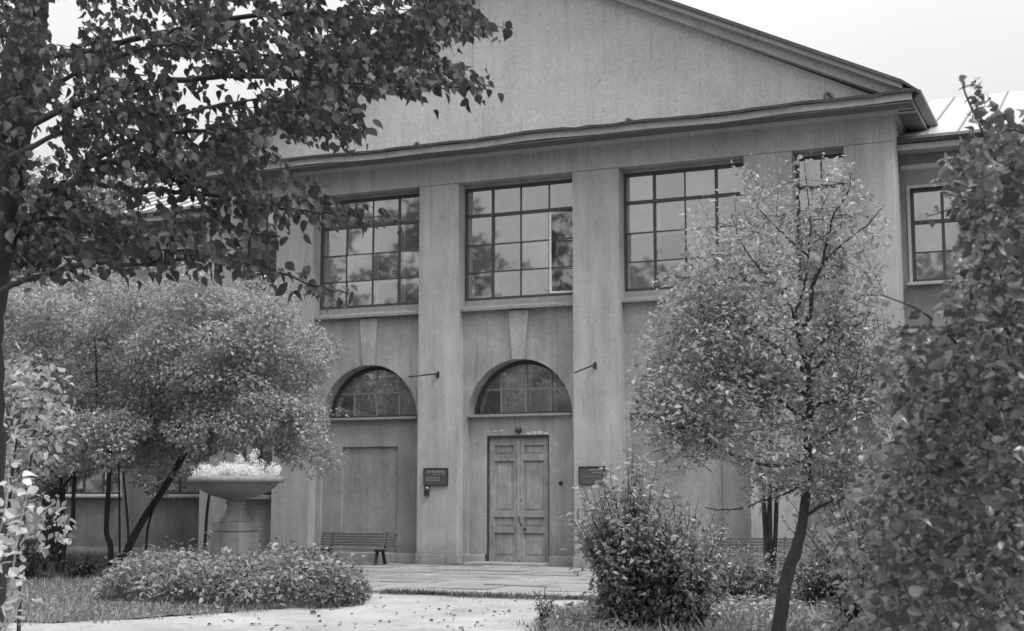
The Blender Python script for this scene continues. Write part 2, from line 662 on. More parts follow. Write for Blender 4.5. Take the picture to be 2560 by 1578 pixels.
# sandy forecourt
g = lambda u, v: tuple(ground_pt(u, v)[:2])
court = [(-30, -30), (30, -30), (30, -8.3), (-30, -8.3)]
bmx = bmesh.new()
bmesh.ops.create_grid(bmx, x_segments=160, y_segments=90, size=1)
from mathutils import noise as mn
for v in bmx.verts:
    x = -12 + (v.co.x + 1) * 13
    y = -22 + (v.co.y + 1) * 7.0
    v.co = (x, y, -0.010 + 0.010 * mn.noise((x * 0.9, y * 0.9, 0)) + 0.006 * mn.noise((x * 3.1, y * 3.1, 4)))
mee = bpy.data.meshes.new('sand_path')
kill = [f for f in bmx.faces if not inpoly(np.array(f.calc_center_median().x), np.array(f.calc_center_median().y), court)]
bmesh.ops.delete(bmx, geom=kill, context='FACES')
bmx.to_mesh(mee)
bmx.free()
mee.materials.append(M['sand'])
tag(link('sand_path', mee), kind='structure')

# paved apron, each slab a part
pav = root('pavement')
tag(pav, kind='structure')
base = MB().box(-7.2, 9.2, -8.2, 0.3, -0.05, -0.012).build('slab_bed', M['soil'], pav)
slabs = []
sx = -5.2
nx, ny = 13, 8
for i in range(nx):
    for j in range(ny):
        w, d = 1.02, 1.0
        x = sx + i * w + (0.5 if j % 2 else 0)
        y = -8.1 + j * d
        g1 = 0.012
        jz = rng.normal(0, 0.006)
        m_ = MB()
        zz = [0.012 + jz + rng.normal(0, 0.005) for _ in range(4)]
        cx = [rng.uniform(0, 0.03) for _ in range(4)]
        p = [(x + g1 + cx[0], y + g1 + cx[1]), (x + w - g1 - cx[2], y + g1), (x + w - g1, y + d - g1 - cx[3]), (x + g1, y + d - g1)]
        m_.v = [(a, b, zz[k]) for k, (a, b) in enumerate(p)] + [(a, b, -0.06) for a, b in p]
        m_.f = [(0, 1, 2, 3), (0, 4, 5, 1), (1, 5, 6, 2), (2, 6, 7, 3), (3, 7, 4, 0)]
        m_.build('paving_slab', M['slab'], pav)

# ------------------------------------------------------------------ the building
B = root('pedimented_building', (0, 0, 0))
tag(B, 'grey stuccoed building with big triangular pediment, pilasters, gridded windows and arched lunettes', 'building')
XC = -0.1
YB, YN, YG, YL = 0.28, 0.38, 0.37, 0.68       # bay wall, niche wall, upper glazing, lunette glazing
PIL = [(-8.32, -7.34), (-6.29, -5.27), (-2.47, -1.47), (1.27, 2.34), (5.08, 6.09), (7.14, 8.12)]
ZT = 8.52      # top of pilasters
for x0, x1 in PIL:
    m_ = MB().box(x0, x1, 0.0, 0.6, 0.22, ZT)
    m_.build('pilaster', M['pilaster'], B, bevel=0.012)
    box('pilaster_base', M['plinth'], B, x0 - 0.02, x1 + 0.02, -0.03, 0.6, -0.1, 0.22, bevel=0.01)
# narrow stepped jamb right of each pilaster in the wide bays
WIDE = [(-5.27, -2.47), (-1.47, 1.27), (2.34, 5.08)]
NARROW = [(-7.34, -6.29), (6.09, 7.14)]
RA = 1.25
SPR = 3.25


def arch_panel(mb, x0, x1, z0, z1, cx, r, spr, y0, y1, n=28):
    """wall panel at y0 with an arched opening running down to z0; reveal back to y1"""
    arc = [(cx - r, z0), (cx - r, spr)] + [(cx - r * math.cos(math.pi * k / n), spr + r * math.sin(math.pi * k / n)) for k in range(1, n)] + [(cx + r, spr), (cx + r, z0)]
    out = []
    for (x, z) in arc:
        if z <= spr + 1e-6:
            out.append((x0 if x < cx else x1, z))
        else:
            t = (x - cx) / r
            out.append((cx + t * (x1 - cx) if t > 0 else cx + t * (cx - x0), z1))
    out[1] = (x0, spr); out[-2] = (x1, spr)
    # side piers
    for k in range(len(arc) - 1):
        a, b2, c, d = arc[k], arc[k + 1], out[k + 1], out[k]
        if k == 1 or k == len(arc) - 3:
            corner = (x0, z1) if k == 1 else (x1, z1)
            if k == 1:
                mb.quad((a[0], y0, a[1]), (b2[0], y0, b2[1]), (c[0], y0, c[1]), (corner[0], y0, corner[1]), (d[0], y0, d[1]))
            else:
                mb.quad((a[0], y0, a[1]), (b2[0], y0, b2[1]), (c[0], y0, c[1]), (corner[0], y0, corner[1]), (d[0], y0, d[1]))
        else:
            mb.quad((a[0], y0, a[1]), (b2[0], y0, b2[1]), (c[0], y0, c[1]), (d[0], y0, d[1]))
        mb.quad((a[0], y0, a[1]), (b2[0], y0, b2[1]), (b2[0], y1, b2[1]), (a[0], y1, a[1]))


def window(x0, x1, zs, y, ncol, parent, thick_col=(), thick_row=(0,), casement=None, name='window', inner=True):
    """gridded window; zs = horizontal bar heights from the top down. Frame mesh with pane children."""
    z1, z0 = zs[0], zs[-1]
    xs = [x0 + (x1 - x0) * k / ncol for k in range(ncol + 1)]
    fr = MB()
    fr.box(x0, x1, y - 0.03, y + 0.06, z1 - 0.07, z1)
    fr.box(x0, x1, y - 0.03, y + 0.06, z0, z0 + 0.06)
    fr.box(x0, x0 + 0.06, y - 0.032, y + 0.058, z0 + 0.06, z1 - 0.07)
    fr.box(x1 - 0.06, x1, y - 0.032, y + 0.058, z0 + 0.06, z1 - 0.07)
    for k, z in enumerate(zs[1:-1]):
        h = 0.035 if k in thick_row else 0.013
        fr.box(x0 + 0.06, x1 - 0.06, y - (0.03 if k in thick_row else 0.012), y + 0.03, z - h, z + h)
    cz = [z1 - 0.07] + list(zs[1:-1]) + [z0 + 0.06]
    for k in range(1, ncol):
        w = 0.03 if k in thick_col else 0.014
        for q in range(len(cz) - 1):
            top = cz[q] - ((0.035 if (q - 1) in thick_row else 0.013) if q else 0)
            bot = cz[q + 1] + ((0.035 if q in thick_row else 0.013) if q < len(cz) - 2 else 0)
            if casement and q >= 1 and k > casement:
                continue
            fr.box(xs[k] - w, xs[k] + w, y - 0.014, y + 0.029, bot, top)
    f = fr.build(name, M['frame'], parent)
    for q in range(len(zs) - 1):
        for k in range(ncol):
            if casement and q >= 1 and k == casement:
                continue
            a = rng.normal(0, 0.0035, 4)
            p = MB().quad((xs[k] + 0.012, y + 0.005 + a[0], zs[q + 1] + 0.01), (xs[k + 1] - 0.012, y + 0.005 + a[1], zs[q + 1] + 0.01),
                          (xs[k + 1] - 0.012, y + 0.005 + a[2] , zs[q] - 0.01), (xs[k] + 0.012, y + 0.005 + a[0] + a[2] - a[1], zs[q] - 0.01))
            p.v = [v for v in p.v]
            pane = p.build('pane', M['glass'], f)
    if casement:
        k = casement
        w = xs[k + 1] - xs[k]
        lf = MB()
        zt, zb = zs[1] - 0.04, zs[-1] + 0.07
        lf.box(0, 0.045, -0.02, 0.02, zb, zt).box(w - 0.045, w, -0.02, 0.02, zb, zt)
        lf.box(0.045, w - 0.045, -0.018, 0.018, zt - 0.045, zt).box(0.045, w - 0.045, -0.018, 0.018, zb, zb + 0.045)
        for z in zs[2:-1]:
            lf.box(0.045, w - 0.045, -0.012, 0.012, z - 0.013, z + 0.013)
        cm = lf.build('open_casement', M['sash'], f)
        cm.location = (xs[k], y, 0)
        cm.rotation_euler.z = R(13)
        for q in range(1, len(zs) - 1):
            MB().quad((0.045, 0.004, zs[q + 1] + 0.012), (w - 0.045, 0.004, zs[q + 1] + 0.012), (w - 0.045, 0.004, zs[q] - 0.012), (0.045, 0.004, zs[q] - 0.012)).build('casement_glass', M['room_glass'], cm)
    if inner:
        yi = y + 0.15
        sb = MB()
        for q in range(len(zs) - 1):
            for k in range(ncol):
                a, b_, c, d = xs[k] + 0.02, xs[k + 1] - 0.02, zs[q + 1] + 0.02, zs[q] - 0.02
                if casement and q >= 1 and k == casement:
                    continue
                sb.box(a, a + 0.05, yi, yi + 0.03, c, d).box(b_ - 0.05, b_, yi, yi + 0.03, c, d)
                sb.box(a + 0.05, b_ - 0.05, yi + 0.001, yi + 0.029, d - 0.03, d).box(a + 0.05, b_ - 0.05, yi + 0.001, yi + 0.029, c, c + 0.03)
        sb.build('inner_sash', M['sash'], f)
    return f


ZW = [8.45, 7.80, 7.13, 6.50, 5.86]
wall = MB()
for bi, (x0, x1) in enumerate(WIDE):
    cx = (x0 + x1) / 2 - 0.01
    ap = MB()
    arch_panel(ap, x0, x1, 0.22, 5.62, cx, RA, SPR, YB, YL + 0.06)
    ap.build('bay_wall', M['wall'], B)
    # keystone: tapered block, proud of the wall
    kz0, kz1 = SPR + RA - 0.015, 5.58
    cz = cx
    poly = [(cz - 0.14, kz0), (cz + 0.14, kz0), (cz + 0.25, kz1), (cz - 0.23, kz1)]
    MB().prism(poly, YB - 0.07, YB + 0.05, 'y').build('keystone', M['pilaster'], B, bevel=0.006)
    # lower niche wall
    nw = MB()
    nx0, nx1, zt = cx - RA - 0.0, cx + RA, SPR - 0.02
    if bi == 1:
        dx0, dx1, dz1 = -0.93, 0.56, 2.82
    else:
        dx0, dx1, dz1 = cx - 0.74, cx + 0.72, 2.62
    nw.quad((nx0, YN, 0.22), (dx0, YN, 0.22), (dx0, YN, zt), (nx0, YN, zt))
    nw.quad((dx1, YN, 0.22), (nx1, YN, 0.22), (nx1, YN, zt), (dx1, YN, zt))
    nw.quad((dx0, YN, dz1), (dx1, YN, dz1), (dx1, YN, zt), (dx0, YN, zt))
    dd = 0.10 if bi == 1 else 0.06
    zb = 0.0 if bi == 1 else 0.22
    nw.quad((dx0, YN, zb), (dx0, YN + dd, zb), (dx0, YN + dd, dz1), (dx0, YN, dz1))
    nw.quad((dx1, YN, zb), (dx1, YN + dd, zb), (dx1, YN + dd, dz1), (dx1, YN, dz1))
    nw.quad((dx0, YN, dz1), (dx1, YN, dz1), (dx1, YN + dd, dz1), (dx0, YN + dd, dz1))
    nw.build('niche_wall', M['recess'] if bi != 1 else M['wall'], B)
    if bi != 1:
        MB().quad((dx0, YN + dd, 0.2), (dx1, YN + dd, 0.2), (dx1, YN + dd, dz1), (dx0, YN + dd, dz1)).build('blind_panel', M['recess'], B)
        box('bay_plinth', M['plinth'], B, x0 + 0.02, x1 - 0.02, YB - 0.05, YB + 0.3, -0.1, 0.218, bevel=0.01)
    else:
        box('bay_plinth', M['plinth'], B, x0 + 0.02, -0.97, YB - 0.05, YB + 0.3, -0.1, 0.218, bevel=0.01)
        box('bay_plinth', M['plinth'], B, 0.60, x1 - 0.02, YB - 0.05, YB + 0.3, -0.1, 0.218, bevel=0.01)
    # lunette sill
    box('arch_sill', M['sill'], B, cx - RA + 0.003, cx + RA - 0.003, YB - 0.04, YL + 0.05, SPR - 0.02, SPR + 0.035, bevel=0.008)
    # lunette frame and panes
    r1 = RA - 0.02
    zb = SPR + 0.037
    fm = MB()
    n = 30
    for k in range(n):
        a0, a1 = math.pi * k / n, math.pi * (k + 1) / n
        pts = [(cx - r1 * math.cos(a0), SPR + r1 * math.sin(a0)), (cx - r1 * math.cos(a1), SPR + r1 * math.sin(a1)),
               (cx - (r1 - 0.07) * math.cos(a1), SPR + (r1 - 0.07) * math.sin(a1)), (cx - (r1 - 0.07) * math.cos(a0), SPR + (r1 - 0.07) * math.sin(a0))]
        pts = [(a, max(b_, zb)) for a, b_ in pts]
        fm.prism(pts, YL - 0.04, YL + 0.04, 'y')
    fm.box(cx - r1 + 0.06, cx + r1 - 0.06, YL - 0.035, YL + 0.035, zb, zb + 0.06)
    bars = [-0.6, 0.0, 0.6]
    bm_ = MB()
    hz = SPR + 0.62
    for bx in bars:
        ztop = SPR + math.sqrt(max(0.01, (r1 - 0.05) ** 2 - bx * bx))
        bm_.box(cx + bx - 0.018, cx + bx + 0.018, YL - 0.02, YL + 0.022, zb + 0.06, ztop)
    hx = math.sqrt((r1 - 0.05) ** 2 - 0.62 ** 2)
    bm_.box(cx - hx, cx + hx, YL - 0.016, YL + 0.018, hz - 0.016, hz + 0.016)
    lf = fm.build('arched_window', M['frame'], B)
    bm_.build('glazing_bars', M['sill'], lf)
    edges = [-r1 + 0.03, -0.6, 0.0, 0.6, r1 - 0.03]
    rr = r1 - 0.03
    for k in range(4):
        for row in (0, 1):
            a, b_ = edges[k] + (0.004 if k else 0), edges[k + 1] - 0.004
            lo = zb if row == 0 else hz + 0.004
            xsn = np.linspace(a, b_, 9)
            tops = [SPR + math.sqrt(max(0.0, rr * rr - x * x)) for x in xsn]
            if row == 0:
                tops = [min(t, hz - 0.004) for t in tops]
            pts = [(cx + x, max(t, lo)) for x, t in zip(xsn, tops)]
            good = [q for q in pts if q[1] > lo + 1e-3]
            if len(good) < 2:
                continue
            poly = [(good[0][0], lo)] + good + [(good[-1][0], lo)]
            off = rng.normal(0, 0.003)
            MB().quad(*[(x, YL + 0.004 + off, z) for x, z in poly]).build('pane', M['glass'], lf)
    isb = MB()
    for bx in bars:
        ztop = SPR + math.sqrt(max(0.01, (r1 - 0.1) ** 2 - bx * bx))
        isb.box(cx + bx - 0.075, cx + bx - 0.03, YL + 0.13, YL + 0.16, zb + 0.06, ztop)
        isb.box(cx + bx + 0.02, cx + bx + 0.055, YL + 0.131, YL + 0.161, zb + 0.06, ztop)
    isb.box(cx - hx, cx + hx, YL + 0.135, YL + 0.155, hz - 0.03, hz + 0.02)
    isb.build('inner_sash', M['sash'], lf)
    # upper window
    tc = {0: (3,), 1: (1,), 2: (1, 3)}[bi]
    window(x0 + 0.0, x1 - 0.0, ZW, YG, 4, B, thick_col=tc, casement=3 if bi == 1 else None)
    box('window_head', M['wall'], B, x0, x1, YG - 0.06, YG + 0.2, 8.452, ZT - 0.002)
    sl_ = MB().prism([(0.10, 5.60), (YG + 0.1, 5.62), (YG + 0.1, 5.86), (YG - 0.032, 5.86), (YG - 0.05, 5.74), (0.10, 5.655)], x0 + 0.003, x1 - 0.003, 'x')
    sl_.build('window_sill', M['sill'], B)
for (x0, x1) in NARROW:
    box('bay_wall', M['wall'], B, x0, x1, YB, YB + 0.2, 3.55, 5.62)
    box('bay_wall', M['wall'], B, x0, x1, YB, YB + 0.2, 0.2, 1.42)
    window(x0, x1, ZW, YG, 2, B)
    box('window_head', M['wall'], B, x0, x1, YG - 0.06, YG + 0.2, 8.452, ZT - 0.002)
    MB().prism([(0.10, 5.60), (YG + 0.1, 5.62), (YG + 0.1, 5.86), (YG - 0.032, 5.86), (YG - 0.05, 5.74), (0.10, 5.655)], x0 + 0.003, x1 - 0.003, 'x').build('window_sill', M['sill'], B)
    window(x0, x1, [3.55, 2.9, 2.2, 1.52], YG, 2, B)
    MB().prism([(0.10, 1.42), (YG + 0.1, 1.42), (YG + 0.1, 1.52), (YG - 0.032, 1.52), (0.10, 1.50)], x0 + 0.003, x1 - 0.003, 'x').build('window_sill', M['sill'], B)
    box('bay_plinth', M['plinth'], B, x0 + 0.02, x1 - 0.02, YB - 0.05, YB + 0.3, -0.1, 0.218, bevel=0.01)

# frieze, cornice
XL, XR = -8.32, 8.12
fz = MB().prism([(0, ZT + 0.003), (0.55, ZT + 0.003), (0.55, 9.30), (-0.05, 9.30), (-0.05, 9.14), (0.0, 9.06), (-0.012, ZT + 0.03), (-0.012, ZT + 0.003)], XL, XR, 'x')
box('frieze', M['pilaster'], B, XL, XR, -0.012, 0.6, ZT + 0.004, 9.06, bevel=0.008)
co = MB()
prof = [(-0.013, 9.055), (-0.05, 9.09), (-0.13, 9.12), (-0.17, 9.135), (-0.72, 9.11), (-0.72, 9.25), (-0.013, 9.28)]
# front run, with slight sag like the old sheet metal edge
nseg = 36
for k in range(nseg):
    xa, xb = XL - 0.475 + (XR - XL + 0.95) * k / nseg, XL - 0.475 + (XR - XL + 0.95) * (k + 1) / nseg
    sag = lambda x: 0.02 * math.sin(x * 0.9 + 0.6) + 0.012 * math.sin(x * 2.3)
    i = len(co.v)
    for x in (xa, xb):
        co.v += [(x, a, b_ + (sag(x) if a < -0.3 else 0)) for a, b_ in prof]
    n = len(prof)
    for q in range(n):
        q2 = (q + 1) % n
        co.f.append((i + q, i + q2, i + n + q2, i + n + q))
    if k == 0: co.f.append(tuple(i + q for q in range(n)))
    if k == nseg - 1: co.f.append(tuple(i + n + q for q in range(n)))
co.build('cornice', M['trim'], B)
for k in range(9):  # dark boards under the overhang, coloured to deepen its shade
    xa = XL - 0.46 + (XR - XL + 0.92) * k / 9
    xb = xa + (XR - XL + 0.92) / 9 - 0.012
    MB().prism([(-0.70, 9.083), (-0.175, 9.110), (-0.175, 9.130), (-0.70, 9.105)], xa, xb, 'x').build('soffit_shade_board', M['soffit_shade'], B)
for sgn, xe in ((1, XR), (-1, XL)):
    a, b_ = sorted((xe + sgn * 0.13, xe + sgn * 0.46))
    box('soffit_shade_board', M['soffit_shade'], B, a, b_, -0.10, 9.0, 9.083, 9.106)
for sgn, xe in ((1, XR), (-1, XL)):
    # side returns running back along the projection
    pr = [(xe + sgn * (-a * 0.66), b_) for a, b_ in prof]
    MB().prism(pr, -0.012, 9.0, 'y').build('cornice', M['trim'], B)
    MB().prism([(xe + sgn * 0.505, 9.16), (xe + sgn * 0.64, 9.27), (xe + sgn * 0.64, 9.345), (xe + sgn * 0.3, 9.42), (xe + sgn * 0.3, 9.31), (xe + sgn * 0.505, 9.305)], -0.60, 9.0, 'y').build('eave_flashing', M['tin'], B)
tn = MB()
nseg = 60
g2 = np.random.default_rng(3)
zj = g2.normal(0, 0.008, nseg + 1)
xs_ = np.linspace(XL - 0.6, XR + 0.6, nseg + 1)
i = 0
for k, x in enumerate(xs_):
    s_ = 0.02 * math.sin(x * 0.9 + 0.6) + 0.012 * math.sin(x * 2.3) + zj[k]
    tn.v += [(x, -0.80, 9.245 + s_), (x, -0.81, 9.30 + s_), (x, 0.0, 9.40 + 0.3 * s_), (x, 0.0, 9.37)]
for k in range(nseg):
    a = 4 * k
    for q in range(4):
        q2 = (q + 1) % 4
        tn.f.append((a + q, a + q2, a + 4 + q2, a + 4 + q))
tn.f += [(0, 1, 2, 3), tuple(4 * nseg + q for q in (3, 2, 1, 0))]
tn.build('cornice_flashing', M['tin'], B)

# pediment
SLP = 0.49
XE = XR + 0.27


def rake_z(x, off):
    return 9.62 + off + SLP * (XE - abs(x - XC) - 0.0 + XC)


apex_x = XC
half = XE - XC
MB().prism([(XC - half + 0.3, 9.34), (XC + half - 0.3, 9.34), (XC, 9.34 + SLP * half)], 0.02, 0.4, 'y').build('tympanum', M['tympanum'], B)
for sgn in (1, -1):
    for (o0, o1, yf, mt, nm) in ((-0.36, -0.20, -0.22, 'trim', 'raking_cornice'), (-0.20, -0.165, -0.26, 'wall', 'raking_cornice'), (-0.165, -0.07, -0.42, 'trim', 'raking_cornice'), (-0.07, 0.0, -0.50, 'tin', 'rake_flashing')):
        xe = XC + sgn * half
        # drop outermost tip to the eave
        cut0 = max(0.0, (9.36 - (9.62 + o0)) / SLP)
        cut1 = max(0.0, (9.36 - (9.62 + o1)) / SLP)
        za, zb_ = 9.62 + o0 + cut0 * SLP, 9.62 + o1 + cut1 * SLP
        poly = [(xe - sgn * cut0, za), (xe - sgn * cut1, zb_ + 0.001), (XC, 9.62 + o1 + SLP * half), (XC, 9.62 + o0 + SLP * half)]
        MB().prism(poly, yf, 0.3, 'y').build(nm, M[mt], B)
    xe = XC + sgn * half
    poly = [(xe, 9.625), (xe + sgn * 0.33, 9.37), (xe + sgn * 0.33, 9.35), (xe, 9.55), (XC, 9.56 + SLP * half), (XC, 9.628 + SLP * half)]
    MB().prism(poly, -0.495, 14, 'y').build('main_roof', M['tin'], B)
# side walls of the projection and wings
for sgn, xe in ((1, XR), (-1, XL)):
    a, b_ = sorted((xe - sgn * 0.03, xe - sgn * 0.33))
    box('side_wall', M['wall'], B, a, b_, 0.6, 4.0, 0.0, 9.06)
YW = 1.0
g_w = []


def wing(sgn):
    """wing wall with window openings, set back at YW; built from rectangles round the openings"""
    xe = XR if sgn > 0 else XL
    starts = [0.16 + 3.0 * k for k in range(6)]
    ww = 1.85
    zr = [(1.52, 3.62), (5.80, 7.74)]
    mb = MB()
    X = lambda t: xe + sgn * t
    def rect(t0, t1, z0, z1):
        mb.quad((X(t0), YW, z0), (X(t1), YW, z0), (X(t1), YW, z1), (X(t0), YW, z1))
    end = starts[-1] + ww + 1.2
    zc = [0.0, 1.52, 3.62, 5.80, 7.74, 8.6]
    prev = -0.03
    for s in starts:
        rect(prev, s, 0, 8.6)
        rect(s, s + ww, 0, 1.52); rect(s, s + ww, 3.62, 5.80); rect(s, s + ww, 7.74, 8.6)
        for z0, z1 in zr:
            for t in (s, s + ww):
                mb.quad((X(t), YW, z0), (X(t), YW + 0.22, z0), (X(t), YW + 0.22, z1), (X(t), YW, z1))
            for z in (z0, z1):
                mb.quad((X(s), YW, z), (X(s + ww), YW, z), (X(s + ww), YW + 0.22, z), (X(s), YW + 0.22, z))
        prev = s + ww
    rect(prev, end, 0, 8.6)
    mb.quad((X(end), YW, 0), (X(end), 13, 0), (X(end), 13, 8.6), (X(end), YW, 8.6))
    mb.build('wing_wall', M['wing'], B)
    for s in starts[:4] if sgn < 0 else starts[:2]:
        a, b_ = sorted((X(s), X(s + ww)))
        for z0, z1 in zr:
            h = z1 - z0
            # pale casing
            cs = MB()
            cs.box(a - 0.06, a, YW - 0.03, YW + 0.05, z0, z1 + 0.06).box(b_, b_ + 0.06, YW - 0.03, YW + 0.05, z0, z1 + 0.06)
            cs.box(a, b_, YW - 0.03, YW + 0.05, z1, z1 + 0.06)
            cs.build('window_casing', M['trim'], B)
            window(a, b_, [z1, z0 + h * 0.64, z0 + h * 0.32, z0], YW + 0.1, 3, B, thick_col=(1, 2))
            MB().prism([(YW - 0.14, z0 - 0.07), (YW + 0.02, z0 - 0.07), (YW + 0.2, z0 + 0.01), (YW + 0.02, z0 + 0.012), (YW - 0.14, z0 - 0.02)], a - 0.1, b_ + 0.1, 'x').build('window_sill', M['trim'], B)
    a, b_ = sorted((X(0.0), X(end)))
    box('wing_plinth', M['plinth'], B, a, b_, YW - 0.05, YW - 0.002, -0.1, 0.2)
    # wing cornice and gutter
    MB().prism([(YW - 0.002, 8.10), (YW - 0.06, 8.13), (YW - 0.06, 8.22), (YW - 0.002, 8.24)], a, b_, 'x').build('wing_string_course', M['trim'], B)
    MB().prism([(YW - 0.003, 8.45), (YW - 0.40, 8.46), (YW - 0.40, 8.58), (YW - 0.003, 8.60)], a, b_, 'x').build('wing_cornice', M['trim'], B)
    MB().prism([(YW - 0.46, 8.59), (YW - 0.50, 8.66), (YW - 0.42, 8.74), (YW - 0.3, 8.74), (YW - 0.3, 8.61)], a, b_, 'x').build('gutter', M['tin'], B)
    zr0, zr1, yr0, yr1 = 8.68, 11.2, YW - 0.45, 7.0
    MB().prism([(yr0, zr0), (yr1, zr1), (13.4, 8.68), (13.4, 8.62), (yr1, zr1 - 0.06), (yr0, zr0 - 0.04)], a, b_, 'x').build('wing_roof', M['roof'], B)
    L = math.hypot(yr1 - yr0, zr1 - zr0)
    ang = math.atan2(zr1 - zr0, yr1 - yr0)
    sm = MB().box(-0.015, 0.015, 0, L, 0, 0.035).mesh('roof_seam', M['seam'])
    t = 0.55
    while t < end:
        o = link('roof_seam', sm, None, B)
        o.location = (X(t), yr0, zr0)
        o.rotation_euler.x = ang
        t += 0.62
    if sgn < 0:
        # cross seams
        for q in range(1, 5):
            yy = yr0 + (yr1 - yr0) * q / 5
            zz = zr0 + (zr1 - zr0) * q / 5
            o = box('roof_seam', M['seam'], B, a, b_, -0.012, 0.012, -0.004, 0.014)
            o.location = (0, yy, zz)
            o.rotation_euler.x = ang


wing(1)
wing(-1)
# dim rooms behind the glass
for (x0, x1, z0, z1, y0, y1, nm) in ((XL + 0.35, XR - 0.35, 5.2, 8.5, 0.62, 6.5, 'upper_room'), (XL + 0.35, XR - 0.35, 0.3, 4.95, 0.98, 6.0, 'lower_room'),
                                     (XR + 0.05, XR + 14, 5.0, 8.2, YW + 0.3, 6, 'upper_room'), (XL - 18, XL - 0.05, 5.0, 8.2, YW + 0.3, 6, 'upper_room'),
                                     (XR + 0.05, XR + 14, 0.3, 4.4, YW + 0.3, 6, 'lower_room'), (XL - 18, XL - 0.05, 0.3, 4.4, YW + 0.3, 6, 'lower_room')):
    m_ = MB()
    m_.quad((x0, y1, z0), (x1, y1, z0), (x1, y1, z1), (x0, y1, z1))
    m_.quad((x0, y0, z0), (x1, y0, z0), (x1, y1, z0), (x0, y1, z0))
    m_.quad((x0, y0, z1), (x1, y0, z1), (x1, y1, z1), (x0, y1, z1))
    m_.quad((x0, y0, z0), (x0, y1, z0), (x0, y1, z1), (x0, y0, z1))
    m_.quad((x1, y0, z0), (x1, y1, z0), (x1, y1, z1), (x1, y0, z1))
    m_.build(nm, M['room'], B)
# closing slabs between glazing line and rooms
box('floor_band', M['room'], B, XL + 0.34, XR - 0.34, 0.62, 0.97, 4.96, 5.19)

# door
DY = YN + 0.07
door = root('door')
door.parent = B
for lx0, lx1, px0, px1 in ((-0.90, -0.195, -0.76, -0.31), (-0.188, 0.53, -0.055, 0.41)):
    panels = [(2.40, 2.61), (1.17, 2.27), (0.82, 1.04), (0.19, 0.70)]
    m_ = MB()
    m_.box(lx0, px0, DY, DY + 0.05, 0.075, 2.77).box(px1, lx1, DY, DY + 0.05, 0.075, 2.77)
    zz = 0.075
    for z0, z1 in sorted(panels):
        m_.box(px0, px1, DY + 0.001, DY + 0.049, zz, z0)
        zz = z1
    m_.box(px0, px1, DY + 0.001, DY + 0.049, zz, 2.77)
    for z0, z1 in panels:
        m_.box(px0, px1, DY + 0.026, DY + 0.04, z0, z1)
        m_.box(px0 + 0.05, px1 - 0.05, DY + 0.014, DY + 0.026, z0 + 0.045, z1 - 0.045)
        m_.box(px0 - 0.012, px1 + 0.012, DY - 0.022, DY, z1 - 0.004, z1 + 0.022)
    m_.build('door_leaf', M['door'], door, bevel=0.003)
fm = MB()
fm.box(-0.93, -0.905, YN - 0.0, DY + 0.04, 0.075, 2.80).box(0.535, 0.56, YN, DY + 0.04, 0.075, 2.80).box(-0.905, 0.535, YN, DY + 0.04, 2.775, 2.80)
fm.build('door_frame', M['frame'], door)
MB().box(-0.235, -0.15, DY - 0.022, DY - 0.002, 0.1, 2.76).build('cover_strip', M['door'], door, bevel=0.004)
MB().tube([(-0.17, DY - 0.03, 1.06), (-0.17, DY - 0.07, 1.04), (-0.12, DY - 0.075, 0.88), (-0.09, DY - 0.03, 0.84)], 0.012, 8).build('handle', M['iron'], door, True)
MB().lathe([(0.0, 0), (0.03, 0.0), (0.035, 0.02), (0.02, 0.035), (0.0, 0.036)], 14).build('keyhole_plate', M['iron'], door).location = (-0.03, DY - 0.02, 0.78)
MB().lathe([(0.0, 0), (0.018, 0.0), (0.018, 0.01), (0.0, 0.011)], 12).build('keyhole_plate', M['iron'], door).location = (-0.12, DY - 0.03, 1.40)
for o in door.children:
    if o.name.startswith('keyhole'):
        o.rotation_euler.x = R(90)
box('door_step', M['plinth'], B, -1.18, 0.62, -0.28, YN + 0.12, -0.05, 0.072, bevel=0.015)
box('door_backing', M['room'], B, -0.93, 0.56, DY + 0.06, DY + 0.12, 0.0, 2.82)
# bare brick where plaster has fallen above the door
for k in range(4):
    box('brick', M['brick'], B, 0.02 + k * 0.135, 0.02 + k * 0.135 + 0.118, YN - 0.006, YN + 0.03, 2.832 + (0.01 if k in (1, 2) else 0), 2.885 + (0.02 if k in (1, 2) else -0.01), bevel=0.008)
for k in range(3):
    box('loose_plaster', M['brick'], B, -0.95 + k * 0.16, -0.95 + k * 0.16 + 0.10, YN - 0.004, YN + 0.02, 2.90 + 0.012 * k, 2.912 + 0.02 * k, bevel=0.003)

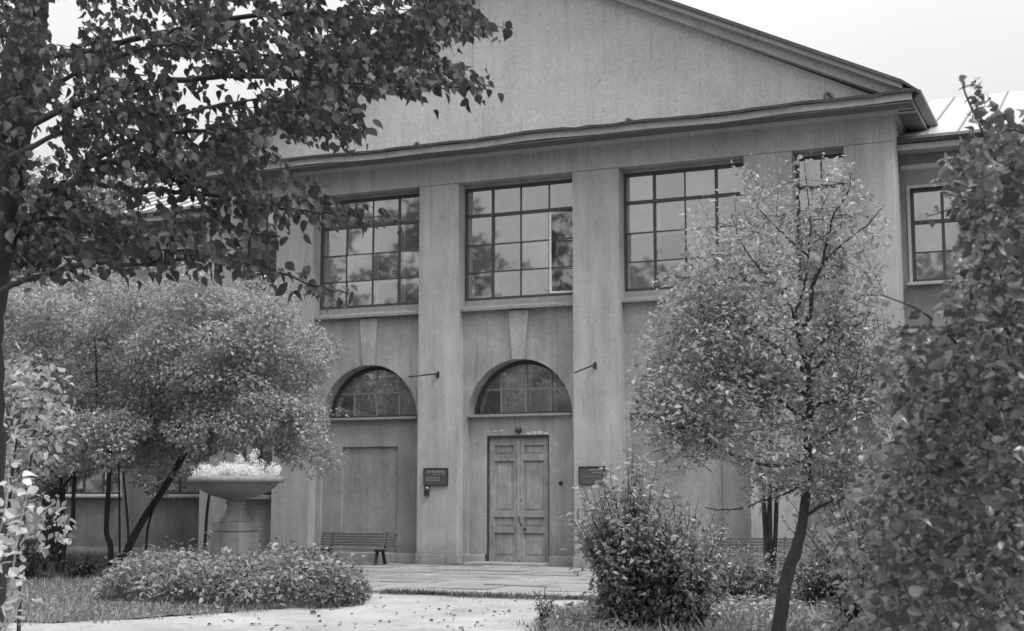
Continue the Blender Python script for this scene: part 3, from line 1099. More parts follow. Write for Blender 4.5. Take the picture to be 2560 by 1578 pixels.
# ------------------------------------------------------------------ small fixtures on the facade
def nameplate(x0, x1, z0, z1, head, lines, label):
    t = root('nameplate', (x0, -0.001, z0))
    tag(t, label, 'sign', 'name signs beside the door')
    w, h = x1 - x0, z1 - z0
    box('board', M['plate'], t, 0, w, -0.03, 0, 0, h, bevel=0.004)
    f = MB().box(0, w, -0.042, -0.031, 0, 0.022).box(0, w, -0.042, -0.031, h - 0.022, h).box(0, 0.022, -0.041, -0.031, 0.022, h - 0.022).box(w - 0.022, w, -0.041, -0.031, 0.022, h - 0.022)
    f.build('rim', M['iron'], t)
    # worn, no longer legible lettering: rows of small letter strokes
    g3 = np.random.default_rng(int(abs(x0) * 100))
    for (sx, ex, zz, sz) in ([head] if head else []) + lines:
        x = sx
        m_ = MB()
        while x < ex:
            cw = sz * g3.uniform(0.45, 0.8)
            st = sz * 0.16
            ch = g3.integers(0, 5)
            if ch == 0 and x > sx + sz:
                x += cw * 0.7
                continue
            m_.box(x, x + st, -0.0335, -0.031, zz, zz + sz)
            if ch in (1, 3):
                m_.box(x + cw - st, x + cw, -0.0335, -0.031, zz, zz + sz)
            if ch in (2, 3, 4):
                m_.box(x + st, x + cw - st, -0.0334, -0.031, zz + sz - st, zz + sz)
            if ch in (1, 2):
                m_.box(x + st, x + cw - st, -0.0334, -0.031, zz + sz * 0.42, zz + sz * 0.42 + st)
            if ch == 4:
                m_.box(x + st, x + cw - st, -0.0334, -0.031, zz, zz + st)
            x += cw + sz * 0.22
        m_.build('lettering', M['letter'], t)['kind'] = 'stuff'
    return t


nameplate(-2.29, -1.69, 1.72, 2.11, (0.08, 0.54, 0.285, 0.055), [(0.24, 0.53, 0.235, 0.026), (0.06, 0.40, 0.175, 0.020), (0.06, 0.40, 0.14, 0.020), (0.06, 0.40, 0.105, 0.020)],
          'dark rectangular name sign with pale lettering on the pilaster left of the door')
nameplate(1.40, 2.00, 1.73, 2.12, None, [(0.22, 0.52, 0.30, 0.030), (0.30, 0.50, 0.24, 0.026), (0.08, 0.50, 0.17, 0.020)],
          'dark name sign right of the door, half hidden behind the shrub')
t = root('meter_box', (-2.27, 0, 1.50))
tag(t, 'small dark wall box with pale knob hanging just under the left name sign', 'switch box')
box('case', M['iron'], t, 0.01, 0.12, -0.07, 0, 0, 0.13, bevel=0.012)
MB().lathe([(0, 0), (0.035, 0), (0.035, 0.03), (0.0, 0.045)], 12).build('knob', M['letter'], t, True).matrix_local = Matrix.Translation((0.075, -0.02, 0.165)) @ Matrix.Rotation(R(90), 4, 'X')
box('bracket', M['iron'], t, 0.0, 0.12, -0.02, 0, 0.13, 0.20)
t = root('lamp_socket', (-0.15, YN, 2.93))
tag(t, 'round black lamp socket on the wall just above the door', 'lamp socket')
MB().lathe([(0, 0), (0.035, 0), (0.04, 0.04), (0.055, 0.07), (0.05, 0.10), (0.0, 0.11)], 18).build('socket', M['iron'], t, True).rotation_euler = (R(90), 0, 0)
MB().lathe([(0, 0), (0.062, 0), (0.058, 0.018), (0.0, 0.02)], 18).build('back_plate', M['iron'], t, True).rotation_euler = (R(90), 0, 0)
t = root('bell_push', (0.83, YN, 1.77))
tag(t, 'small black round bell push on the wall right of the door', 'doorbell')
MB().lathe([(0, 0), (0.05, 0), (0.045, 0.02), (0.022, 0.024), (0.02, 0.04), (0.0, 0.042)], 16).build('rose', M['iron'], t, True).rotation_euler = (R(90), 0, 0)
for (x, z, tx, tz, lab) in ((-1.96, 4.21, -2.34, 4.10, 'thin iron flag holder rod jutting from the pilaster left of the door'), (1.78, 4.28, 1.58, 4.06, 'thin iron flag holder rod jutting from the pilaster right of the door')):
    t = root('flag_holder', (x, 0, z))
    tag(t, lab, 'flag holder', 'flag holder rods on the pilasters')
    box('wall_plate', M['iron'], t, -0.03, 0.03, -0.02, 0, -0.09, 0.05)
    MB().tube([(0, -0.02, 0), ((tx - x) * 0.5, -0.36, (tz - z) * 0.5), (tx - x, -0.7, tz - z)], 0.017, 8).build('rod', M['iron'], t, True)
    MB().tube([(0, -0.02, -0.07), ((tx - x) * 0.12, -0.10, -0.035 + (tz - z) * 0.1)], 0.012, 6).build('stay', M['iron'], t, True)
for (x, z, tilt, sc_, lab) in ((-2.31, 9.33, 0.4, 1.0, 'small bent metal lug on the cornice above the window left of centre'), (2.79, 9.36, -0.3, 1.0, 'small bent metal lug on the cornice above the big window right of centre'),
                               (6.98, 9.40, 0.1, 1.3, 'small bent metal loop on the cornice near the right end of the pediment')):
    t = root('cornice_lug', (x, -0.45, z - 0.03))
    tag(t, lab, 'metal bracket', 'bent metal lugs along the cornice')
    pts = [(-0.05, 0, 0.0), (-0.07, 0, 0.07), (-0.04, 0, 0.12), (0.0, 0, 0.10), (0.03, 0, 0.06), (0.08, 0, 0.01)]
    o = MB().tube(smooth_path(np.array(pts) * sc_, 5), np.linspace(0.05, 0.022, 26), 8).build('loop', M['tin'], t, True)
    o.rotation_euler.y = tilt
    box('tab', M['tin'], t, -0.05 * sc_, 0.06 * sc_, -0.012, 0.012, 0.0, 0.10 * sc_).rotation_euler.y = tilt

# ------------------------------------------------------------------ benches
def make_bench(x, y, length, label):
    t = root('park_bench', (x, y, 0.01))
    tag(t, label, 'bench', 'slatted park benches by the wall')
    n = 5
    for k in range(n):      # back slats, leaning back
        z = 0.40 + k * 0.058
        box('back_slat', M['bench'], t, 0, length, 0.30 + k * 0.018, 0.325 + k * 0.018, z, z + 0.047, bevel=0.005)
    for k in range(5):      # seat slats
        yy = -0.10 + k * 0.078
        box('seat_slat', M['bench'], t, 0.0, length - (0.06 if k == 0 else 0), yy, yy + 0.062, 0.335 - 0.002 * k, 0.362 - 0.002 * k, bevel=0.005)
    for xx in (0.28, length - 0.30):
        m_ = MB()
        m_.box(xx - 0.03, xx + 0.03, -0.08, 0.32, 0.29, 0.333)
        i = len(m_.v)
        m_.prism([(-0.02, 0.29), (0.04, 0.29), (-0.06, 0.0), (-0.12, 0.0)], xx - 0.03, xx + 0.03, 'x')
        m_.build('leg', M['iron'], t)
        m_ = MB().prism([(0.22, 0.29), (0.28, 0.29), (0.40, 0.0), (0.34, 0.0)], xx - 0.028, xx + 0.028, 'x')
        m_.build('leg', M['iron'], t)
        MB().prism([(0.322, 0.30), (0.36, 0.30), (0.435, 0.70), (0.41, 0.70)], xx - 0.02, xx + 0.02, 'x').build('back_post', M['iron'], t)
    return t


make_bench(-4.50, -1.05, 1.92, 'long low slatted bench against the wall left of the door')
make_bench(4.30, -1.05, 1.9, 'slatted bench half hidden by weeds right of the big shrub')

# ------------------------------------------------------------------ urn in its round bed
bedc = at(590, 1235, 20.7)
bedc[2] = 0
U = root('stone_urn', bedc)
tag(U, 'wide shallow stone urn on a square pedestal standing in the round bed', 'urn')
s = 0.25
box('pedestal', M['stone'], U, -s, s, -s, s, 0.0, 0.985, bevel=0.012)
box('pedestal_cap', M['stone'], U, -s, s, -s, s, 0.99, 1.13, bevel=0.02)
prof = [(0.0, 1.13), (0.235, 1.13), (0.22, 1.16), (0.165, 1.24), (0.135, 1.32), (0.125, 1.38), (0.15, 1.40), (0.15, 1.425), (0.12, 1.44), (0.18, 1.47), (0.34, 1.51), (0.48, 1.575), (0.58, 1.65), (0.615, 1.70),
        (0.655, 1.705), (0.70, 1.715), (0.705, 1.75), (0.69, 1.785), (0.655, 1.80), (0.60, 1.795), (0.56, 1.76), (0.3, 1.72), (0.0, 1.72)]
MB().lathe(prof, 56).build('bowl', M['stone'], U, True)
# flowers
t = root('urn_flowers', tuple(bedc + np.array([0, 0, 1.74])))
tag(t, 'pale small-leaved flowers filling the stone urn', 'flowers')
cs, rs, pn = [], [], []
for k in range(90):
    a, r = rng.uniform(0, 6.28), 0.62 * math.sqrt(rng.uniform(0, 1))
    cs.append(np.array([r * math.cos(a), r * math.sin(a), 0.05 + rng.uniform(0, 0.15)])); rs.append(rng.uniform(0.05, 0.10)); pn.append(90)
put_leaves(t, clumps(cs, rs, pn, 0.032, 0.8), TS, M['flower'])
cs = [np.array([0.30 + rng.normal(0, 0.05), rng.normal(0, 0.05), 0.2 + k * 0.035]) for k in range(7)] + [np.array([-0.02 + rng.normal(0, 0.03), 0.1, 0.2 + k * 0.03]) for k in range(5)]
put_leaves(t, clumps(cs, [0.055] * 12, [45] * 12, 0.03, 1), TS, M['flower'], stuffname='tall_stems')

# round hedge bed
t = root('round_flower_bed', bedc)
tag(t, 'dense low leafy plants in a round bed around the stone urn', 'flower bed')
n = 15000
a = rng.uniform(0, 2 * math.pi, n)
rr = 1.9 * np.sqrt(rng.uniform(0.0, 1, n)) * (1 + 0.05 * np.sin(a * 5) + 0.03 * np.sin(a * 11 + 1))
hh = 0.63 * (1 - (np.clip(rr / 1.98, 0, 1)) ** 5.0) ** 0.5 * (1 + 0.10 * np.sin(rr * np.cos(a) * 4 + 1) * np.cos(rr * np.sin(a) * 5))
zz = hh * rng.uniform(0.2, 1.1, n) ** 0.6 + rng.uniform(0, 1, n) ** 5 * 0.14 * (1 + np.sin(a * 9 + rr * 4)) - 0.06 * np.sin(a * 7) * (rr / 1.9)
P = np.stack([rr * np.cos(a), rr * np.sin(a), zz], 1)
keep = ~((np.abs(P[:, 0]) < s + 0.02) & (np.abs(P[:, 1]) < s + 0.02))
P = P[keep]; n = len(P)
outw = norm(np.stack([P[:, 0], P[:, 1], np.zeros(n)], 1))
D = outw * 0.8 + rng.normal(0, 0.6, (n, 3)) + np.array([0, 0, -0.1])
N = np.array([0, 0, 1.0]) + outw * 0.35 + rng.normal(0, 0.35, (n, 3))
put_leaves(t, (P, D, N, 0.085 * rng.uniform(0.5, 1.3, n)), TM, M['hedge'])
# darker trailing plants at the right foot of the bed
cs = [np.array([1.75 + 0.35 * rng.uniform(0, 1), -0.9 + rng.uniform(0, 1.5), 0.10 + 0.1 * rng.uniform(0, 1)]) for _ in range(18)]
put_leaves(t, clumps(cs, [0.18] * 18, [90] * 18, 0.06, 0.8), TM, M['near'], stuffname='trailing_edge')
MB().lathe([(0.0, 0.0), (1.75, 0.0), (1.7, 0.06), (0.0, 0.08)], 40).build('bed_soil', M['soil'], t)

# ------------------------------------------------------------------ trees
def limb(parent, name, pts, r0, r1, mat, n=8, wob=0.0, sub=6):
    p = smooth_path(pts, sub, wob)
    rad = np.linspace(r0, r1, len(p)) * (1 + rng.normal(0, 0.03, len(p)))
    MB().tube(p, rad, n).build(name, mat, parent, True)
    return p


def apx(lst, d):
    return [at(u, v, d + (q[0] if q else 0)) for (u, v, *q) in lst]


# -- lilac beside the left wing: many stems, small leaved dense crown
LD = 26.3
LT = root('lilac_tree', (0, 0, 0))
tag(LT, 'large dense small-leaved tree with many thin stems before the left wing', 'tree')
stems = [([(153, 1187), (150, 1320), (140, 1440)], .055), ([(190, 1150), (184, 1235), (181, 1306), (163, 1348), (153, 1436)], .075), ([(275, 1120), (272, 1207), (266, 1325), (276, 1365), (277, 1441)], .085),
         ([(297, 1160), (299, 1300), (300, 1425)], .035), ([(308, 1180), (320, 1320), (322, 1425)], .04), ([(470, 1120), (410, 1221), (354, 1306), (315, 1385), (300, 1432)], .12),
         ([(393, 1240), (368, 1331), (366, 1430)], .04), ([(130, 1160), (108, 1269), (113, 1348), (110, 1438)], .07), ([(190, 1180), (150, 1225), (110, 1268)], .045), ([(540, 1180), (520, 1260), (508, 1420)], .05),
         ([(60, 1150), (40, 1300), (45, 1440)], .06)]
for pts, r in stems:
    r *= 0.68
    q = [at(u, v, LD + (0.6 if u > 350 else 0)) for u, v in pts]
    if q[-1][2] > 0.3 and pts[-1][1] > 1400:
        q.append(np.array([q[-1][0], q[-1][1], 0.0]))
    if pts[-1][1] > 1400:
        q[-1] = np.array([q[-1][0], q[-1][1], -0.05])
    limb(LT, 'trunk', q, r * 0.7, r, M['bark'])
outl = [(-150, 700), (20, 670), (120, 655), (300, 660), (480, 650), (600, 660), (690, 690), (740, 740), (780, 820), (850, 860), (820, 900), (800, 960), (790, 1010), (830, 1080), (850, 1150), (800, 1200),
        (720, 1150), (640, 1130), (560, 1110), (480, 1165), (440, 1235), (350, 1225), (290, 1180), (200, 1185), (120, 1235), (60, 1300), (-150, 1330)]
cs, rs, pn = [], [], []
while len(cs) < 720:
    u, v = rng.uniform(-150, 860), rng.uniform(640, 1320)
    if not inpoly(np.array(u), np.array(v), outl):
        continue
    if v < 700 + 45 * math.sin(u * 0.021 + 1) + 25 * math.sin(u * 0.057): continue
    d = LD + rng.uniform(-2.3, 2.2 + (5.5 if u < 520 else 0))
    p = at(u, v, d)
    if p[1] > (-0.9 if p[0] > -8.6 else 0.0):
        continue
    if p[2] < 1.1: continue
    # keep the urn clear
    if 600 < u < 740 and v > 1090 and d < 27: d = 27.6; p = at(u, v, d)
    if p[1] > -0.7: continue
    edge = inpoly(np.array(u + 45), np.array(v), outl) & inpoly(np.array(u - 45), np.array(v), outl) & inpoly(np.array(u), np.array(v - 45), outl) & inpoly(np.array(u), np.array(v + 45), outl)
    r = rng.uniform(0.26, 0.6) if edge else rng.uniform(0.14, 0.26)
    cs.append(p); rs.append(r); pn.append(300 * r * r / 0.16)
L = clumps(cs, rs, pn, 0.08, 0.6, up=0.8)
Lx = [L]
ca = np.array(cs)
for k in range(900):      # ragged shoots standing out of the crown
    c = ca[rng.integers(len(ca))]
    r_ = norm(rng.normal(0, 1, 3) * np.array([1, 1, 0.7]) + np.array([0, -0.3, 0.45]))
    a0 = c + r_ * rng.uniform(0.2, 0.45)
    a1 = a0 + r_ * rng.uniform(0.15, 0.42) + np.array([0, 0, -0.05])
    Lx.append(leaves_on(np.array([a0, (a0 + a1) / 2 + np.array([0, 0, 0.03]), a1]), 0.035, 0.085, 0.2, 0.9, 0.8, jit=0.03))
L = cat(Lx)
cu_, cv_ = px(L[0])
kk = (L[0][:, 1] < -0.35) & ~((cv_ > 1110) & (cu_ > 610) & (cu_ < 690)) & ~((cv_ > 1190) & (cu_ > 480) & (cu_ < 760))
L = tuple(x[kk] for x in L)
put_leaves(LT, L, TS, M['lilac'])
m_ = MB()
for k in range(60):
    c = cs[rng.integers(len(cs))]
    j = at(rng.uniform(150, 480), 1075, LD)
    if px(c)[0] > 700 or px(c)[1] > 1080 or px(c)[1] < 790: continue
    mid = (c + j) / 2 + rng.normal(0, 0.3, 3) + np.array([0, 0, 0.2])
    m_.tube(smooth_path([j, mid, c], 4), np.linspace(0.022, 0.006, 9), 5)
m_.build('branches', M['bark'], LT, True)

# -- trees beyond the left wing
for (u, v, d, r, n_, lab) in ((165, 560, 31, 1.5, 30, 'pale tree rising in front of the left wing roof'), (60, 700, 50, 3.0, 36, 'pale tree crown at the left end behind the wing'), (440, 445, 54, 1.3, 16, 'small pale treetop above the left wing ridge')):
    c = at(u, v, d)
    t = root('background_tree', (c[0], c[1], 0))
    tag(t, lab, 'tree', 'trees behind the left wing')
    loc = np.array([c[0], c[1], 0])
    cs2 = [np.array([0, 0, c[2]]) + norm(rng.normal(0, 1, 3)) * r * rng.uniform(0.2, 1) for _ in range(n_)]
    limb(t, 'trunk', [(0, 0, -0.1), (0.1, 0, c[2] * 0.5), (0, 0.1, c[2])], 0.22, 0.08, M['bark2'])
    put_leaves(t, clumps(cs2, [0.75] * n_, [330] * n_, 0.17, 0.8), TS, M['far'], stuffname='crown')

# -- foreground linden, upper left
LN = root('linden_tree', (0, 0, 0))
tag(LN, 'dark linden tree with trunk at the left edge and leafy boughs overhanging the top', 'tree')
D0 = 8.0
trunk_pts = [at(u, v, D0) for u, v in ((110, -500), (96, -150), (72, 60), (20, 380), (-30, 640), (-60, 860), (-62, 1100), (-70, 1500))]
gp = at(-75, 1900, D0); gp[2] = -0.1
limb(LN, 'trunk', trunk_pts + [gp], 0.065, 0.20, M['bark'], 14, 0.006)
boughs = [
    ([(-45, 740), (20, 650), (75, 551), (150, 485), (190, 450), (213, 415), (300, 405), (372, 403), (430, 432), (471, 459), (507, 510), (528, 540), (570, 565), (640, 585), (700, 592)], 0, .034, .004),
    ([(50, 611), (75, 570), (105, 546), (196, 553), (251, 568), (306, 594), (380, 600)], .1, .022, .004),
    ([(50, 640), (63, 593), (100, 613), (150, 631), (251, 634), (326, 629), (402, 624), (500, 640), (590, 645)], -.2, .014, .004),
    ([(-50, 760), (43, 709), (150, 676), (234, 656), (330, 662), (430, 655), (525, 640), (592, 651), (655, 665), (720, 690), (790, 715), (868, 735)], -.4, .02, .004),
    ([(190, 450), (300, 470), (420, 480), (540, 490), (644, 510), (716, 522), (786, 532), (880, 540), (985, 545)], .3, .018, .004),
    ([(213, 415), (330, 350), (450, 330), (600, 320), (720, 310), (830, 330), (915, 345)], 0.2, .018, .003),
    ([(30, 330), (200, 260), (400, 210), (600, 190), (800, 200), (950, 215), (1100, 215), (1225, 225)], 0, .024, .003),
    ([(40, 150), (250, 120), (500, 60), (750, 30), (950, 40), (1100, 60), (1260, 70)], .4, .024, .003),
    ([(40, 40), (150, -40), (400, -70), (700, -60), (1000, -30), (1180, 10)], .2, .022, .003),
    ([(20, 260), (120, 220), (260, 150), (420, 110), (560, 130), (700, 140), (850, 150), (1000, 130)], -.4, .016, .003),
    ([(10, 400), (160, 330), (330, 280), (430, 290), (560, 260), (680, 250), (820, 280), (900, 290)], -.5, .016, .003),
]
Ls = []
paths = []
for pts, dd, r0, r1 in boughs:
    q = [at(u, v, D0 + dd + 0.25 * math.sin(i * 1.7)) for i, (u, v) in enumerate(pts)]
    p = limb(LN, 'bough', q, r0, r1, M['twig'], 7, 0.004, 6)
    paths.append(p)
    Ls.append(leaves_on(p, 0.02, 0.074, 0.8, 0.7, 0.5, t0=0.12 if len(pts) > 7 else 0.3, jit=0.045))
mask = [(-60, -120), (1170, -120), (1190, 20), (1255, 85), (1130, 110), (1090, 130), (1080, 140), (1240, 185), (1210, 235), (1080, 225), (1010, 235), (925, 250), (905, 300), (925, 330), (890, 355), (820, 375),
        (740, 355), (700, 385), (760, 430), (810, 460), (830, 500), (980, 520), (1000, 550), (890, 560), (790, 575), (715, 600), (700, 640), (600, 668), (480, 650), (330, 660), (180, 660), (60, 640), (-60, 620)]
holes = [(160, 50, 45, 60), (175, 100, 30, 22), (585, 225, 75, 42), (500, 270, 70, 34), (720, 210, 48, 22), (470, 170, 45, 25), (110, 370, 30, 45), (165, 215, 20, 45), (710, 80, 20, 18),
         (830, 12, 30, 20), (90, 440, 20, 25), (400, 500, 75, 22), (480, 480, 60, 20), (130, 300, 30, 25), (640, 590, 50, 28), (300, 520, 40, 22), (610, 40, 30, 26), (1010, 25, 22, 12), (330, 100, 25, 20), (290, 560, 40, 20), (620, 535, 40, 22), (715, 560, 20, 10)]
for _ in range(170):
    hr = rng.uniform(7, 15)
    holes.append((rng.uniform(90, 950), rng.uniform(0, 620), hr * rng.uniform(0.8, 1.5), hr))
tw = MB()
nt_ = 0
tries = 0
while nt_ < 1750 and tries < 60000:
    tries += 1
    u, v = rng.uniform(-50, 1240), rng.uniform(-115, 640)
    prob = 1.0 if v < 400 else (0.36 if u > 300 else 0.45)
    if rng.uniform() > prob: continue
    if not inpoly(np.array(u), np.array(v), mask): continue
    d = D0 + rng.uniform(-0.9, 1.3)
    p0 = at(u, v, d)
    ln = rng.uniform(0.16, 0.34)
    dirv = norm(RT * rng.uniform(0.3, 1.2) + FW * rng.normal(0, 0.5) + np.array([0, 0, rng.normal(-0.15, 0.35)]))
    p1 = p0 + dirv * ln * 0.5 + np.array([0, 0, 0.01]); p2 = p0 + dirv * ln + np.array([0, 0, -0.04])
    lv = leaves_on(smooth_path([p0, p1, p2], 3), 0.05, rng.uniform(0.038, 0.078), 0.85, 0.65, 0.5)
    cU, cV = px(lv[0] + norm(lv[1]) * lv[3][:, None] * 0.5)
    ok = inpoly(cU, cV, mask)
    for (hu, hv, ru, rv) in holes:
        ok &= ((cU - hu) / ru) ** 2 + ((cV - hv) / rv) ** 2 > 1
    if ok.mean() < 0.55: continue
    lv = tuple(x[ok] for x in lv)
    if ok.all(): tw.tube([p0, p1, p1 * 0.4 + p2 * 0.6], [0.003, 0.002, 0.0015], 4)
    Ls.append(lv)
    nt_ += 1
tw.build('twigs', M['twig'], LN)['kind'] = 'stuff'
put_leaves(LN, cat(Ls), TB, M['linden'], singles=300)

# -- apple tree on the right with bent trunk
AD = 13.0
AT = root('apple_tree', (0, 0, 0))
tag(AT, 'young fruit tree with bent dark trunk standing right of the door', 'tree')
b0 = at(1925, 1650, AD); b0[2] = -0.1
trk = [b0] + [at(u, v, AD) for u, v in ((1945, 1575), (1957, 1500), (1972, 1423), (1989, 1381), (2000, 1339), (2010, 1275), (2019, 1180), (2019, 1085), (2024, 1028), (2022, 950), (2014, 896), (1996, 834), (1985, 779))]
p = smooth_path(trk, 6, 0.003)
rad = np.interp(np.linspace(0, 1, len(p)), [0, .1, .3, .45, .6, 1], [.075, .066, .058, .044, .036, .024])
MB().tube(p, rad, 12).build('trunk', M['bark'], AT, True)
abr = [
    ([(1985, 779), (1952, 728), (1930, 699), (1886, 656), (1850, 600), (1830, 540)], 0, .015),
    ([(1985, 779), (1999, 757), (2014, 696), (2021, 641), (2025, 554), (2019, 488), (2010, 400)], .1, .015),
    ([(1996, 834), (2025, 787), (2032, 714), (2054, 663), (2068, 597), (2087, 532), (2119, 485), (2130, 430)], -.1, .024),
    ([(2061, 652), (2119, 601), (2170, 560), (2205, 520)], -.2, .012),
    ([(2014, 930), (1974, 896), (1927, 859), (1883, 827), (1846, 808), (1806, 812), (1759, 801), (1723, 787), (1680, 760)], -.3, .022),
    ([(1806, 808), (1780, 790), (1745, 750), (1720, 700)], -.3, .01),
    ([(1940, 710), (1900, 705), (1861, 698), (1800, 690), (1740, 680)], .3, .01),
    ([(2021, 641), (1985, 610), (1956, 583), (1905, 532), (1870, 470)], .2, .012),
    ([(2019, 1150), (1940, 1165), (1863, 1147), (1800, 1123), (1750, 1090), (1700, 1065), (1651, 1047), (1600, 1040)], -.4, .018),
    ([(2020, 1200), (1950, 1240), (1900, 1255), (1854, 1270), (1800, 1275), (1764, 1268)], -.2, .012),
    ([(2019, 1288), (2045, 1270), (2071, 1258), (2120, 1240), (2170, 1210)], -.2, .018),
    ([(2022, 960), (2050, 912), (2086, 872), (2108, 843), (2160, 800), (2200, 740)], .1, .02),
    ([(2022, 1050), (2050, 1010), (2141, 1003), (2195, 1008), (2250, 992)], -.2, .02),
    ([(2019, 1060), (1960, 1010), (1900, 980), (1820, 960), (1740, 950), (1660, 950)], .3, .022),
    ([(2022, 990), (1950, 950), (1880, 930), (1800, 900), (1710, 880), (1640, 870)], .5, .02),
    ([(2014, 900), (2060, 850), (2110, 790), (2170, 720), (2210, 660)], .4, .018),
    ([(2019, 1120), (2080, 1080), (2150, 1050), (2230, 1040)], .5, .02),
]
apoly = [(1810, 400), (1900, 370), (1990, 380), (2090, 370), (2170, 430), (2210, 520), (2225, 640), (2215, 760), (2270, 830), (2280, 1000), (2250, 1180), (2150, 1260), (2040, 1290), (2010, 1230), (1940, 1260), (1850, 1280),
         (1760, 1290), (1780, 1200), (1700, 1200), (1640, 1190), (1590, 1120), (1560, 1050), (1580, 980), (1560, 930), (1600, 850), (1590, 800), (1650, 740), (1620, 690), (1700, 650), (1690, 560), (1740, 500), (1750, 420)]
Ls = []
tw = MB()
allp = []
for pts, dd, r0 in abr:
    q = [at(u, v, AD + dd * (i / max(1, len(pts) - 1)) * 2) for i, (u, v) in enumerate(pts)]
    pp = limb(AT, 'branch', q, r0, 0.004, M['bark'], 7, 0.004)
    Ls.append(leaves_on(pp, 0.05, 0.07, 0.3, 0.9, 0.8, t0=0.5))
    allp += [pp[k] for k in range(int(len(pp) * 0.38), len(pp))]
allp = np.array(allp)
cnt = 0
tries = 0
while cnt < 1450 and tries < 40000:
    tries += 1
    b = allp[rng.integers(len(allp))] + rng.normal(0, 0.12, 3)
    u0, v0 = px(b)
    if rng.uniform() > np.interp(v0, [400, 650, 800, 950], [0.14, 0.18, 0.5, 1.0]): continue
    ln = rng.uniform(0.3, 1.15)
    dv = norm(rng.normal(0, 1, 3) * np.array([1, 1, 0.7]) + np.array([0, 0, 0.22]))
    e = b + dv * ln
    m1 = b + dv * ln * 0.5 + np.array([0, 0, 0.05])
    pth = smooth_path([b, m1, e], 4, 0.006)
    lv = leaves_on(pth, 0.042, rng.uniform(0.045, 0.072), 0.25, 0.9, 0.8, t0=0.1, jit=0.035)
    cU, cV = px(lv[0])
    ok = inpoly(cU, cV, apoly)
    # the gap where the lit wall shows
    ok &= ~(((cU - 1790) / 75) ** 2 + ((cV - 1215) / 55) ** 2 < 1)
    if ok.mean() < 0.85: continue
    if ok.all() and cnt % 2: tw.tube([b, m1, e], [0.004, 0.0025, 0.001], 4)
    Ls.append(tuple(x[ok] for x in lv))
    cnt += 1
tw.build('twigs', M['twig'], AT)['kind'] = 'stuff'
put_leaves(AT, cat(Ls), TM, M['apple'], singles=300)


def shrub(name, label, cat_, u, vtop, d, w, mat, size, nstem, nleaf_sp, seedz=0.0, T=TM, lean=0.0, singles=0, group=None, mstem='bark', droop=0.3):
    """many upright stems fanning from one foot"""
    base = at(u, 1235, d); base[2] = 0
    top = at(u, vtop, d)[2]
    t = root(name, tuple(base))
    tag(t, label, cat_, group)
    Ls, st, tw_ = [], MB(), MB()
    for k in range(nstem):
        a, r = rng.uniform(0, 6.28), w * math.sqrt(rng.uniform(0.02, 1))
        hgt = top * (1 - 0.38 * (r / w) ** 2) * (1 - 0.5 * rng.uniform(0, 1) ** 1.7)
        e = np.array([r * math.cos(a) + lean, r * math.sin(a), hgt])
        mid = np.array([e[0] * 0.45, e[1] * 0.45, hgt * 0.5])
        pth = smooth_path([(e[0] * 0.3 + rng.normal(0, 0.06), e[1] * 0.3 + rng.normal(0, 0.06), 0), mid, e], 6, 0.012)
        st.tube(pth, np.linspace(0.014, 0.003, len(pth)), 5)
        Ls.append(leaves_on(pth, nleaf_sp, size, droop, 0.9, 0.7, t0=0.03))
        for q in range(6):
            f = rng.uniform(0.04, 0.95)
            b = pth[int(f * (len(pth) - 1))]
            dv = norm(rng.normal(0, 1, 3) * np.array([1, 1, 0.5]) + np.array([0, 0, 0.25]))
            ee = b + dv * rng.uniform(0.12, 0.32) * min(1, w * 1.6)
            ee[2] = max(ee[2], 0.05)
            tw_.tube([b, ee], [0.004, 0.002], 4)
            Ls.append(leaves_on(np.array([b, (b + ee) / 2 + np.array([0, 0, 0.02]), ee]), nleaf_sp, size, droop, 0.9, 0.7))
    st.build('stems', M[mstem], t, True)
    tw_.build('twigs', M['twig'], t)['kind'] = 'stuff'
    put_leaves(t, cat(Ls), T, M[mat], singles=singles)
    return t


shrub('leafy_shrub', 'upright leafy shrub standing in front of the right name sign', 'shrub', 1568, 1110, 16.2, 0.76, 'apple', 0.082, 100, 0.036)
shrub('leafy_shrub', 'rounded lower shrub against the right foot of the tall shrub', 'shrub', 1712, 1230, 15.9, 0.66, 'apple', 0.07, 66, 0.036)
shrub('leafy_shrub', 'thin sprig rising above the tall shrub beside the right name sign', 'shrub', 1512, 1115, 16.2, 0.07, 'apple', 0.085, 3, 0.06)
shrub('leafy_shrub', 'low dark bush in the grass left of the bent trunk', 'shrub', 1835, 1405, 19.5, 0.85, 'near', 0.065, 60, 0.04)
shrub('leafy_shrub', 'low dark bush in the grass just right of the bent trunk', 'shrub', 2060, 1360, 19.0, 0.6, 'near', 0.07, 50, 0.04)
shrub('leafy_shrub', 'bush with long shoots growing under the fruit tree at its right', 'shrub', 2190, 1080, 14.5, 1.0, 'apple', 0.07, 110, 0.045)
shrub('weed_clump', 'small weed clump on the sand in front of the shrub', 'weed', 1362, 1462, 16.0, 0.14, 'cover', 0.05, 9, 0.05)
shrub('leafy_shrub', 'small green shrub at the left foot of the corner pilaster behind the bed', 'shrub', 745, 1345, 24.5, 0.45, 'near', 0.06, 18, 0.06)

for (u, vt, d, w_, lab) in ((70, 1300, 24.5, 0.6, 'low dark shrub under the lilac at its left end'), (215, 1375, 25.0, 0.4, 'small dark shrub between the lilac stems'), (450, 1360, 24.8, 0.5, 'small dark shrub behind the left end of the round bed')):
    shrub('leafy_shrub', lab, 'shrub', u, vt, d, w_, 'near', 0.065, 30, 0.05, group='shrubs under the lilac')
